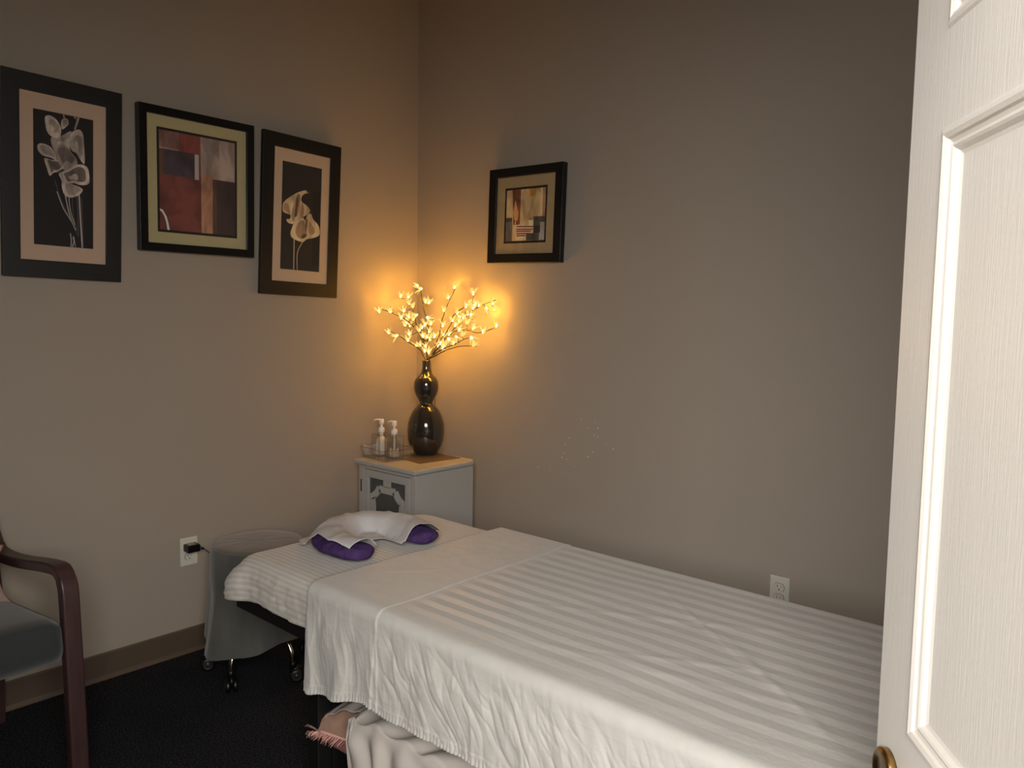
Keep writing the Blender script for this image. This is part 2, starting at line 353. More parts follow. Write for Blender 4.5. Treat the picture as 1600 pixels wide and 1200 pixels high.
# ------------------------------------------------------------------ the open white door
def build_door():
    E = Vector((2.672, -1.568, 0)); th = Vector((.568, -.823, 0)); n = Vector((-.823, -.568, 0))
    root = bpy.data.objects.new('door_1', None); COL.objects.link(root); struct(root)
    root.location = E + th*.8 
    M = Matrix((( th.x, -n.x, 0, E.x), (th.y, -n.y, 0, E.y), (0, 0, 1, 0), (0, 0, 0, 1)))   # local: x along door from latch edge, y into door, z up
    b = MB(); W = .8; T = .035; zt = 2.03
    # panels: (s0,s1,z0,z1)
    sA, sB = .088, .362; sC, sD = .438, .712
    panels = []
    for (a, c) in ((sA, sB), (sC, sD)):
        panels += [(a, c, .2, .70), (a, c, .874, 1.568), (a, c, 1.674, 1.9)]
    xs = sorted({0, W, sA, sB, sC, sD}); zs = sorted({.005, .2, .70, .874, 1.568, 1.674, 1.9, zt})
    for side in (0, 1):
        y0 = 0 if side == 0 else T; sg = 1 if side == 0 else -1
        for i in range(len(xs)-1):
            for j in range(len(zs)-1):
                x0, x1, z0, z1 = xs[i], xs[i+1], zs[j], zs[j+1]
                if (x0, x1, z0, z1) in panels:
                    # moulding: stepped ogee going in, then raised field
                    prof = [(0, 0), (.003, -.0022), (.008, -.003), (.013, -.001), (.015, .002), (.019, .0035), (.023, .0015), (.026, .003), (.030, .007), (.034, .0085), (.046, .0085)]
                    rings = []
                    for ins, d in prof:
                        rings.append([(x0+ins, z0+ins, d), (x1-ins, z0+ins, d), (x1-ins, z1-ins, d), (x0+ins, z1-ins, d)])
                    vs = [M @ Vector((p[0], y0+sg*p[2], p[1])) for r in rings for p in r]; fs = []
                    for k in range(len(rings)-1):
                        for q in range(4): fs.append((k*4+q, k*4+(q+1) % 4, (k+1)*4+(q+1) % 4, (k+1)*4+q))
                    fs.append(tuple((len(rings)-1)*4+q for q in range(4)))
                    b.add(vs, fs, DOORW)
                else:
                    b.add([M @ Vector(p) for p in ((x0, y0, z0), (x1, y0, z0), (x1, y0, z1), (x0, y0, z1))], [(0, 1, 2, 3)], DOORW)
    z0 = .005
    for q in (((0,0,z0),(0,T,z0),(0,T,zt),(0,0,zt)), ((W,0,z0),(W,T,z0),(W,T,zt),(W,0,zt)), ((0,0,z0),(W,0,z0),(W,T,z0),(0,T,z0)), ((0,0,zt),(W,0,zt),(W,T,zt),(0,T,zt))):
        b.add([M @ Vector(p) for p in q], [(0, 1, 2, 3)], DOORW)
    o = b.build('door_leaf', root)
    bm = bmesh.new(); bm.from_mesh(o.data); bmesh.ops.remove_doubles(bm, verts=bm.verts, dist=.0002)
    bmesh.ops.recalc_face_normals(bm, faces=bm.faces); bm.to_mesh(o.data); bm.free()
    # round brass lock rose
    rot = M.to_3x3().to_4x4() @ Matrix.Rotation(R(90), 4, 'X')     # lathe z -> out of the door face
    c = M @ Vector((.045, 0, .802))
    b = MB(); b.lathe([(.030, 0), (.030, .008), (.0285, .0105), (.026, .0115)], c, BRASS, 48, M=rot, capt=False)
    b.lathe([(.026, .0115), (.021, .0105), (.019, .0085), (.0, .0085)], c, BRASSD, 48, M=rot, capb=False, capt=False)
    b.build('lock_rose', root, smooth=True)
    # hinges
    for z in (.25, 1.0, 1.8):
        h = MB(); h.lathe([(.007, 0), (.007, .09)], M @ Vector((W+.006, T*.5, z)), BRASS, 12); h.build('hinge', root)
build_door()

# ------------------------------------------------------------------ pictures
ILL = (.36, .315, .27)
def artm(name, c, k=1, streak=None):
    l = lin(c); a = [min(.85, x/i*k) for x, i in zip(l, ILL)]
    m = mat(name, (0, 0, 0), .8, var=None); setc(m, a)
    if streak:
        nt = m.node_tree; bs = nt.nodes['Principled BSDF']; tc = nt.nodes.new('ShaderNodeTexCoord'); mp = nt.nodes.new('ShaderNodeMapping')
        mp.inputs['Scale'].default_value = streak; n = nt.nodes.new('ShaderNodeTexNoise'); n.inputs['Scale'].default_value = 18; n.inputs['Detail'].default_value = 6
        n.inputs['Distortion'].default_value = .6
        cr = nt.nodes.new('ShaderNodeValToRGB'); cr.color_ramp.elements[0].position = .36; cr.color_ramp.elements[1].position = .66
        cr.color_ramp.elements[0].color = (*[x*.55 for x in a], 1); cr.color_ramp.elements[1].color = (*[min(.9, x*1.25) for x in a], 1)
        nt.links.new(tc.outputs['Object'], mp.inputs[0]); nt.links.new(mp.outputs[0], n.inputs[0]); nt.links.new(n.outputs[0], cr.inputs[0]); nt.links.new(cr.outputs[0], bs.inputs['Base Color'])
    return m
def picture(label, loc, rotz, lean, roll, w, h, bx, by, depth, rec, fm, mx, my, mm, line, artfn, group=None):
    """loc = centre of the front face; local x right, z up, -y out"""
    q = Matrix.Rotation(rotz, 3, 'Z') @ Matrix.Rotation(lean, 3, 'X') @ Matrix.Rotation(-roll, 3, 'Y')
    root = thing('framed_picture', label, 'picture', loc, group)
    root.rotation_euler = q.to_euler()
    b = MB(); x0, x1, z0, z1 = -w/2, w/2, -h/2, h/2
    rings = [(0, depth), (0, 0), (bx, rec*.15), (bx+.001, rec+.004)]
    vs = []
    for ins, d in rings:
        iy = ins if ins == 0 else ins/bx*by
        vs += [(x0+ins, d, z0+iy), (x1-ins, d, z0+iy), (x1-ins, d, z1-iy), (x0+ins, d, z1-iy)]
    fs = []
    for k in range(3):
        for j in range(4): fs.append((k*4+j, k*4+(j+1) % 4, (k+1)*4+(j+1) % 4, (k+1)*4+j))
    b.add(vs, fs, fm)
    b.build('frame', root, local=True, bevel=.0015)
    # backing board closes the box
    b = MB(); b.box((x0+.004, depth-.004, z0+.004), (x1-.004, depth-.001, z1-.004), BROWNF); b.build('backing', root, local=True)
    # mat board with a window
    a0, a1, c0, c1 = x0+bx, x1-bx, z0+by, z1-by
    p0, p1, r0, r1 = a0+mx, a1-mx, c0+my, c1-my
    b = MB(); d = rec; t = .0025
    o_ = [(a0, d, c0), (a1, d, c0), (a1, d, c1), (a0, d, c1)]; i_ = [(p0, d, r0), (p1, d, r0), (p1, d, r1), (p0, d, r1)]
    k_ = [(p0+.001, d+t, r0+.001), (p1-.001, d+t, r0+.001), (p1-.001, d+t, r1-.001), (p0+.001, d+t, r1-.001)]
    b.add(o_+i_+k_, [(j, (j+1) % 4, (j+1) % 4+4, j+4) for j in range(4)] + [(j+4, (j+1) % 4+4, (j+1) % 4+8, j+8) for j in range(4)], mm)
    b.build('mat_board', root, local=True)
    b = MB(); d2 = d+t
    artfn(b, p0, p1, r0, r1, d2, line)
    b.build('print', root, local=True, recalc=False)
    b = MB(); b.box((a0, rec-.004, c0), (a1, rec-.002, c1), PGLASS); b.build('glass', root, local=True)
    return root
def layer(b, poly, y, m):
    """flat printed shape facing -y, poly in (x,z); triangulated through tessellation"""
    from mathutils.geometry import tessellate_polygon
    tri = tessellate_polygon([[Vector((p[0], p[1], 0)) for p in poly]])
    vs = [(p[0], y, p[1]) for p in poly]; fs = []
    for t in tri:
        a, c, e = (Vector((poly[i][0], poly[i][1])) for i in t)
        cr = (c-a).cross(e-a)
        fs.append(tuple(t) if cr > 0 else tuple(reversed(t)))
    b.add(vs, fs, m)
def quadmap(TL, TR, BL, BR_, p0, p1, r0, r1):
    def f(px, py):
        u = v = .5
        for _ in range(8):
            X = TL[0]*(1-u)*(1-v)+TR[0]*u*(1-v)+BL[0]*(1-u)*v+BR_[0]*u*v
            Y = TL[1]*(1-u)*(1-v)+TR[1]*u*(1-v)+BL[1]*(1-u)*v+BR_[1]*u*v
            u += (px-X)/(TR[0]-TL[0]); v += (py-Y)/(BL[1]-TL[1])
        u = max(0.004, min(.996, u)); v = max(.004, min(.996, v))
        return (p0+(p1-p0)*u, r1-(r1-r0)*v)
    return f
def smoothpoly(P, n=4):
    k = len(P); out = []
    for i in range(k):
        a, b_, c, d = (Vector(P[(i+j-1) % k]) for j in range(4))
        for q in range(n):
            t = q/n; out.append(tuple(.5*((2*b_) + (c-a)*t + (2*a-5*b_+4*c-d)*t*t + (3*b_-a-3*c+d)*t**3)))
    return out
def shrink(P, f):
    cx = sum(p[0] for p in P)/len(P); cy = sum(p[1] for p in P)/len(P)
    return [(cx+(p[0]-cx)*f, cy+(p[1]-cy)*f) for p in P]
def strokes(b, f, pts, w, y, m):
    P = [Vector(f(*p)) for p in pts]; P = [Vector((v.x, v.y)) for v in catmull([(p.x, p.y, 0) for p in P], 5)]
    L = []; Rr = []
    for i, p in enumerate(P):
        t = (P[min(i+1, len(P)-1)]-P[max(0, i-1)]).normalized(); n = Vector((-t.y, t.x))
        L.append(p+n*w/2); Rr.append(p-n*w/2)
    for i in range(len(P)-1):
        q = [L[i], L[i+1], Rr[i+1], Rr[i]]; layer(b, [(v.x, v.y) for v in q], y, m)
def art_bunch(b, p0, p1, r0, r1, y, line):
    BK = artm('print_black', (20, 17, 16), .8); LT = artm('petal_light', (136, 115, 97), 1, (1.6, 1, .7)); MD = artm('petal_mid', (106, 90, 77), 1, (1.8, 1, .7))
    DK = artm('petal_dark', (74, 61, 52), 1, (1.4, 1, .6)); ST = artm('stem_grey', (118, 104, 92), 1); SD = artm('stem_dark', (62, 50, 46), 1)
    layer(b, [(p0, r0), (p1, r0), (p1, r1), (p0, r1)], y, BK)
    f = quadmap((163,250),(465,310),(163,975),(465,1002), p0, p1, r0, r1)
    e = .00012
    for pts, w, m in [([(268,630),(300,740),(345,840),(388,935)], .0022, SD), ([(278,690),(310,780),(350,850),(372,900)], .003, ST), ([(318,700),(335,790),(352,850),(372,895)], .0035, ST),
                      ([(338,718),(345,790),(368,870)], .0028, ST), ([(356,718),(360,820),(380,900)], .0022, SD), ([(390,705),(398,850),(407,998)], .005, ST), ([(378,712),(384,820),(386,930)], .0025, SD), ([(402,720),(408,860),(411,990)], .002, SD),
                      ([(345,915),(350,960),(347,990)], .003, ST), ([(358,935),(364,960),(355,992)], .004, ST), ([(362,930),(372,992)], .002, ST),
                      ([(312,281),(318,312)], .005, MD), ([(388,297),(380,325),(368,362)], .006, MD), ([(366,293),(375,305)], .004, MD)]:
        strokes(b, f, pts, w, y-e, m)
    petals = [([(250,405),(300,395),(350,370),(365,420),(345,470),(380,520),(372,560),(320,580),(290,540),(262,470)], MD, LT),
              ([(305,308),(330,305),(337,330),(322,350),(305,360),(300,335)], LT, MD),
              ([(217,515),(250,522),(300,528),(312,560),(285,585),(262,590),(243,607),(230,570)], LT, DK),
              ([(222,295),(245,288),(275,308),(297,345),(299,385),(285,405),(255,400),(232,375),(222,330)], LT, MD),
              ([(183,448),(200,435),(238,448),(258,470),(278,525),(250,512),(210,500),(188,475)], LT, MD),
              ([(262,460),(290,440),(330,450),(355,490),(378,520),(360,560),(325,540),(300,560),(280,520)], MD, DK),
              ([(350,380),(385,360),(408,380),(415,440),(418,540),(395,520),(376,486),(352,470),(340,425)], LT, MD),
              ([(288,592),(330,575),(380,545),(430,558),(443,610),(437,650),(395,655),(360,645),(312,650),(296,620)], LT, DK),
              ([(303,640),(350,650),(405,675),(398,700),(365,720),(330,720),(308,695)], LT, MD)]
    for k, (P, a, c) in enumerate(petals):
        P = smoothpoly([f(*p) for p in P]); layer(b, P, y-e*(2+2*k), a)
        Q = shrink(P, .72 if k % 3 else .6); Q = [(x+.002, z+.003) for x, z in Q]; layer(b, Q, y-e*(3+2*k), c)
        if k in (0, 3, 6, 7): layer(b, [(x-.004, z-.004) for x, z in shrink(P, .3)], y-e*(3.5+2*k), a if c is not a else LT)
def art_calla(b, p0, p1, r0, r1, y, line):
    BK = artm('print_brown_black', (24, 19, 15), .7); LT = artm('calla_light', (166, 134, 98), .8, (1, 1, .35)); MD = artm('calla_mid', (120, 92, 64), .8, (1.4, 1, .3))
    DK = artm('calla_dark', (66, 48, 32), .8); ST = artm('calla_stem', (140, 116, 90), .8)
    layer(b, [(p0, r0), (p1, r0), (p1, r1), (p0, r1)], y, BK)
    f = quadmap((257,228),(508,282),(238,978),(490,998), p0, p1, r0, r1); e = .00015
    strokes(b, f, [(328,765),(327,860),(324,986)], .0045, y-e, ST); strokes(b, f, [(382,788),(352,850),(346,910),(348,986)], .0038, y-e, ST)
    strokes(b, f, [(395,440),(412,452),(426,444)], .0022, y-e, MD)
    A = [(402,432),(413,448),(388,460),(373,488),(378,512),(410,538),(430,570),(415,595),(385,615),(358,626),(335,640),(318,665),(288,655),(281,632),(300,630),(306,604),(280,592),(258,575),(262,520),(300,480),(345,450),(375,438)]
    layer(b, smoothpoly([f(*p) for p in A], 3), y-2*e, LT)
    for P, m in [([(350,460),(368,470),(362,520),(352,590),(335,625),(322,650),(312,610),(318,560),(334,510)], MD), ([(345,480),(354,500),(348,570),(345,610),(330,610),(334,560)], DK), ([(262,560),(285,585),(305,600),(300,570),(290,530),(272,520)], MD), ([(378,515),(392,560),(385,610),(370,618),(372,560)], MD)]:
        layer(b, smoothpoly([f(*p) for p in P], 3), y-(3 if m is MD else 3.5)*e, m)
    B = [(330,648),(352,630),(385,620),(398,640),(404,625),(412,600),(435,592),(450,630),(480,665),(492,700),(490,740),(450,760),(410,768),(385,788),(350,780),(315,760),(304,730),(315,690)]
    layer(b, smoothpoly([f(*p) for p in B], 3), y-4*e, LT)
    for P, m in [([(352,660),(375,640),(392,648),(405,700),(404,745),(380,765),(350,755),(336,710)], MD), ([(385,735),(408,735),(405,750),(385,765),(372,760)], DK), ([(404,630),(412,640),(409,690),(403,720),(400,680)], DK), ([(425,650),(450,680),(460,720),(430,740),(420,700)], MD)]:
        layer(b, smoothpoly([f(*p) for p in P], 3), y-(5 if m is MD else 5.6)*e, m)
def art_blocks(b, p0, p1, r0, r1, y, line):
    BK = artm('print_black_line', (22, 17, 14), .7)
    layer(b, [(p0, r0), (p1, r0), (p1, r1), (p0, r1)], y, BK)
    a0, a1, c0, c1 = p0+line, p1-line, r0+line, r1-line; e = .00015
    def rc(u0, u1, v0, v1, m, k=1): layer(b, [(a0+(a1-a0)*u0, c1-(c1-c0)*v1), (a0+(a1-a0)*u1, c1-(c1-c0)*v1), (a0+(a1-a0)*u1, c1-(c1-c0)*v0), (a0+(a1-a0)*u0, c1-(c1-c0)*v0)], y-e*k, m)
    S = (1, 1, .4)
    tan = artm('paint_brown', (94, 62, 52), 1, S); red = artm('paint_red', (92, 42, 34), 1, S); tau = artm('paint_taupe', (112, 92, 78), 1, S)
    plum = artm('paint_plum', (48, 36, 38), 1, S); brick = artm('paint_brick', (78, 38, 30), 1, (.6, 1, .6)); och = artm('paint_ochre', (128, 86, 62), 1, S); drk = artm('paint_umber', (40, 26, 23), 1, S)
    pale = artm('paint_pale', (122, 106, 96), 1); br = artm('paint_dark_brown', (62, 40, 28), 1, S)
    rc(0, 1, 0, 1, brick); rc(0, .25, 0, .17, tan, 2); rc(.26, .53, 0, .19, red, 2); rc(0, .46, .185, .44, plum, 2); rc(0, .06, .185, .44, br, 3); rc(0, .25, .17, .185, tau, 3)
    rc(.53, 1, 0, .42, tau, 2); rc(.45, .505, .19, .45, pale, 3); rc(.535, .7, .38, 1, och, 3); rc(.69, 1, .42, 1, drk, 4); rc(.69, .745, .42, 1, br, 5)
    arc = [(0, .79), (.035, .8), (.08, .86), (.105, .93), (.12, 1), (.09, 1), (.075, .92), (.05, .86), (.02, .82), (0, .81)]
    layer(b, [(a0+(a1-a0)*u, c1-(c1-c0)*v) for u, v in arc], y-e*3, artm('paint_white_arc', (168, 146, 130), 1))
def art_small(b, p0, p1, r0, r1, y, line):
    BK = artm('small_print_black', (20, 15, 12), .6)
    layer(b, [(p0, r0), (p1, r0), (p1, r1), (p0, r1)], y, BK)
    a0, a1, c0, c1 = p0+line, p1-line, r0+line, r1-line; e = .00015
    f = quadmap((300,410),(645,375),(288,890),(637,870), a0, a1, c0, c1)
    S = (1, 1, .5); K = .82
    def pl(P, m, k): layer(b, [f(*p) for p in P], y-e*k, m)
    cream = artm('paint_cream', (158, 124, 82), K, S); rb = artm('paint_redbrown', (92, 46, 28), K, S); leaf = artm('paint_leaf', (160, 110, 62), K); org = artm('paint_orange', (158, 100, 34), K, S)
    brn = artm('paint_tan_edge', (120, 84, 54), K, S); gry = artm('paint_grey', (84, 74, 64), K, S); dg = artm('paint_dark_grey', (54, 48, 40), K, S); dd = artm('paint_dark_square', (40, 32, 26), K)
    wh = artm('paint_white', (178, 150, 108), K); st = artm('paint_stripe_red', (78, 34, 22), K); lg = artm('paint_light_grey', (116, 104, 92), K, S)
    pl([(300,410),(645,375),(637,870),(288,890)], cream, 1)
    pl([(352,405),(428,400),(420,728),(360,732)], rb, 2); pl([(380,500),(392,560),(408,620),(400,680),(382,706),(368,680),(358,620),(368,560)], leaf, 3); pl([(376,705),(386,705),(382,728),(374,728)], wh, 4)
    pl([(498,392),(560,386),(553,456),(510,464)], org, 2); pl([(618,380),(645,377),(642,650),(616,650)], brn, 2)
    pl([(296,668),(350,664),(352,740),(350,889),(288,890)], gry, 2); pl([(296,668),(350,664),(350,700),(296,705)], dg, 3)
    pl([(542,650),(642,645),(637,870),(478,875),(480,815),(540,805)], dg, 3); pl([(600,700),(641,698),(638,868),(590,868)], lg, 4); pl([(552,735),(602,730),(600,800),(550,804)], dd, 5)
    pl([(498,686),(540,684),(538,736),(500,738)], wh, 4); pl([(500,662),(532,660),(530,684),(500,686)], org, 4)
    pl([(392,740),(540,736),(538,805),(476,812),(470,838),(392,842)], artm('paint_pinkish', (168, 128, 100), K), 4)
    for (xa, xb, yy) in ((395, 540, 746), (393, 536, 772), (392, 520, 790), (392, 520, 812), (392, 474, 832)):
        pl([(xa, yy-4), (xb, yy-7), (xb, yy+3), (xa, yy+6)], st, 5)
    pl([(388,862),(408,846),(470,838),(474,874),(468,874),(464,850),(412,856),(392,872)], wh, 5)
PL = lambda c, z, dep, lean, h: (dep+math.sin(lean)*h/2, c, z+h/2*math.cos(lean))
picture('tall dark framed print of a bunch of pale lilies, leftmost on the wall', PL(-1.6322, 1.4777, .022, .0534, .6652), R(90), .0534, -.0089, .3705, .6652, .052, .058, .02, .006, BLACKF, .040, .052, MAT_TAN, 0, art_bunch, 'tall lily prints on the left wall')
picture('black framed red and taupe colour block print with green mat', PL(-1.1567, 1.6005, .034, .0401, .5302), R(90), .0401, .0096, .4569, .5302, .030, .030, .032, .012, BLACKG, .038, .042, MAT_GRN, .010, art_blocks)
picture('tall dark framed print of two calla lilies, nearest the room corner', PL(-.6942, 1.4538, .022, .0312, .6767), R(90), .0312, -.0189, .3857, .6767, .054, .058, .02, .006, BLACKF, .040, .052, MAT_TAN2, 0, art_calla, 'tall lily prints on the left wall')
lean = .0066; h = .4179
picture('small thick black framed abstract print alone on the right wall', (.7332, -(.03+math.sin(lean)*h/2), 1.6162+h/2), 0, .0066, -.032, .4243, .4179, .043, .040, .028, .010, BLACKG, .046, .046, MAT_SAND, .010, art_small)

# ------------------------------------------------------------------ outlets
def outlet(label, loc, rotz):
    root = thing('wall_outlet', label, 'outlet', loc, None, (0, 0, rotz))
    b = MB(); b.box((-.035, -.006, -.057), (.035, 0, .057), PLATE); b.build('faceplate', root, local=True, bevel=.003, seg=3)
    for z in (.0193, -.0193):
        b = MB(); P = [(.0175*math.cos(a), z+max(-.0135, min(.0135, .0175*math.sin(a)))) for a in [2*math.pi*k/28 for k in range(28)]]
        b.prism([(px*1.07, z+(pz-z)*1.07) for px, pz in P], -.0064, -.005, SLOT); b.prism(P, -.0085, -.005, PLATE)
        for x, hh in ((-.0065, .0075), (.0065, .006)): b.box((x-.001, -.0088, z+.002-hh/2+.002), (x+.001, -.0084, z+.002+hh/2+.002), SLOT)
        b.prism([(.0026*math.cos(a), z-.0075+.0026*math.sin(a)) for a in [k*.7 for k in range(9)]], -.0088, -.0084, SLOT)
        b.build('receptacle', root, local=True)
    b = MB(); b.lathe([(.003, 0), (.0025, .0012)], (0, 0, 0), PLATE, 12, M=Matrix.Translation((0, -.006, 0)) @ Matrix.Rotation(R(90), 4, 'X')); b.build('screw', root, local=True)
outlet('white wall outlet left of the covered stool with adapter plugged in', (0, -1.2109, .4146), R(90))
outlet('white wall outlet above the bed edge on the right wall', (1.9305, 0, .4146), 0)
t = thing('power_adapter', 'small black power adapter plugged into the left wall outlet', 'adapter', (.0088, -1.2109, .4339))
b = MB(); b.box((.0088, -1.236, .420), (.052, -1.186, .450), PLUGB); b.build('body', t, bevel=.004, seg=3)
b = MB(); b.box((.018, -1.226, .4501), (.043, -1.199, .4504), LABELG); b.build('sticker', t)
b = MB(); b.tube([(.045, -1.19, .435), (.05, -1.178, .430), (.052, -1.172, .427)], [.007, .005, .003], PLUGB); b.build('strain_relief', t, smooth=True)
b = MB(); b.tube(catmull([(.052, -1.172, .427), (.052, -1.14, .395), (.045, -1.09, .33), (.03, -.95, .2), (.03, -.75, .06), (.05, -.6, .012), (.06, -.3, .008), (.07, -.06, .12), (.075, -.05, .5), (.08, -.045, .70)], 6), .0018, CORD, 6); b.build('cord', t, smooth=True)

# ------------------------------------------------------------------ corner cabinet
def cabinet():
    t = thing('side_cabinet', 'small white side cabinet with glass fretwork door in the room corner', 'cabinet', (.33, -.29, 0))
    zt = .716; c = .03
    b = MB(); x0, x1, y0, y1 = .118, .54, -.487, -.10
    poly = [(x0+.004, y0), (x1-.004, y0), (x1, y0+.004), (x1, y1-c), (x1-c, y1), (x0+c, y1), (x0, y1-c), (x0, y0+.004)]
    b.prism(poly, zt-.022, zt, WHITEC, 'z'); b.build('top', t, bevel=.008, seg=4, angle=50)
    bx0, bx1, by0, by1 = .134, .524, -.468, -.115; T = .016
    b = MB()
    b.box((bx0, by0+.016, .05), (bx0+T, by1, zt-.022), WHITEC); b.box((bx1-T, by0+.016, .05), (bx1, by1, zt-.022), WHITEC)
    b.box((bx0+T, by1-.008, .05), (bx1-T, by1, zt-.022), WHITEC); b.box((bx0+T, by0+.02, .05), (bx1-T, by1-.008, .066), WHITEC)
    b.box((bx0+T, by0+.03, .38), (bx1-T, by1-.008, .394), WHITEC)
    for x in (bx0, bx1-.03):
        for y in (by0+.016, by1-.03): b.box((x, y, 0), (x+.03, y+.03, .05), WHITEC)
    b.build('body', t, bevel=.001)
    # face frame
    b = MB(); f0, f1 = by0, by0+.016
    b.box((bx0, f0, .03), (bx0+.034, f1, zt-.022), WHITEC); b.box((bx1-.034, f0, .03), (bx1, f1, zt-.022), WHITEC)
    b.box((bx0+.034, f0, .676), (bx1-.034, f1, zt-.022), WHITEC); b.box((bx0+.034, f0, .03), (bx1-.034, f1, .07), WHITEC)
    b.box((bx0+.0, f0-.004, zt-.034), (bx1, f0, zt-.022), WHITEC)
    b.build('face_frame', t, bevel=.001)
    b = MB(); b.box((bx0+.012, f0-.0012, .566), (bx0+.019, f0+.002, .622), DARKIN); b.build('latch_slot', t)
    d0, d1, z0, z1 = bx0+.037, bx1-.037, .073, .6735; st = .030
    b = MB(); g0, g1 = f0-.001, f1-.001
    b.box((d0, g0, z0), (d0+st, g1, z1), WHITEC); b.box((d1-st, g0, z0), (d1, g1, z1), WHITEC)
    b.box((d0+st, g0, z1-.034), (d1-st, g1, z1), WHITEC); b.box((d0+st, g0, z0), (d1-st, g1, z0+.05), WHITEC)
    door = b.build('door', t, bevel=.0015)
    xl, xr = d0+st, d1-st; xm = (xl+xr)/2; zt2 = z1-.034; zb = z0+.05; wv = .026
    b = MB(); gy0, gy1 = f0+.002, f0+.010
    def strip(P, w_):
        P = [Vector(p) for p in P]; L = []; Q = []
        for i, p in enumerate(P):
            tt = (P[min(i+1, len(P)-1)]-P[max(0, i-1)]).normalized(); n = Vector((-tt.y, tt.x)); L.append(p+n*w_/2); Q.append(p-n*w_/2)
        b.prism([tuple(v) for v in L]+[tuple(v) for v in reversed(Q)], gy0, gy1, WHITEC)
    b.box((xm-.023, gy0, zt2-.030), (xm+.023, gy1, zt2+.002), WHITEC)
    b.box((xm-.052, gy0, zt2-.060), (xm+.052, gy1, zt2-.028), WHITEC)
    for s in (-1, 1):
        cx_ = xl if s < 0 else xr
        arc = [(cx_-s*.082*math.cos(R(q)), zt2-.090*math.sin(R(q))) for q in range(28, 78, 7)]
        arc += [(cx_-s*.026, zt2-.100), (cx_-s*.026, zt2-.112)]
        strip(arc, .032)
        b.box((min(cx_-s*.008, cx_-s*.044), gy0, zb), (max(cx_-s*.008, cx_-s*.044), gy1, zt2-.112), WHITEC)
    b.build('fretwork', door)
    b = MB(); b.box((xl-.003, f0+.011, zb-.003), (xr+.003, f0+.014, zt2+.003), CGLASS); b.build('glass_pane', door)
    return t
cabinet()
o = MB(); o.lathe([(.052, 0), (.06, .02), (.06, .06), (.045, .10), (.02, .118)], (.385, -.33, .3945), DARKIN, 24)
tag(o.build('jar', smooth=True), 'dark rounded jar half seen behind the white cabinet glass door', 'jar')
# mat under vase
b = MB(); b.prism([(.20, -.33), (.43, -.36), (.45, -.125), (.22, -.115)], .7162, .7186, MATP, 'z')
tag(b.build('place_mat', bevel=.001), 'brown rectangular mat under the gourd vase on the white cabinet', 'mat')

# ------------------------------------------------------------------ vase
VX, VY, VZ = .262, -.172, .7188
def vase():
    S = .000709
    prof = [(70,728),(74,722),(90,700),(107,672),(117,640),(123,600),(124,560),(121,520),(110,480),(98,453),(85,430),(66,407),(50,392),(44.5,382),(50,368),(58,352),(70,330),(80,300),(83,270),(79,238),(66,214),(50,198),(36,178),(29.5,160),(27,140),(26.5,115),(28,100),(26,97)]
    pr = [(r*S, (728-y)*S*1.0) for r, y in prof]
    P = catmull([(r, 0, z) for r, z in pr], 4); pr = [(v.x, v.z) for v in P]
    inner = [(.0165, pr[-1][1]-.001), (.0165, pr[-1][1]-.06), (.03, pr[-1][1]-.10), (.0, pr[-1][1]-.11)]
    b = MB(); b.lathe(pr+inner, (VX, VY, VZ), VASE, 64, capt=False)
    return tag(b.build('gourd_vase', smooth=True), 'glossy dark brown double gourd vase holding the glowing branches', 'vase')
vase()

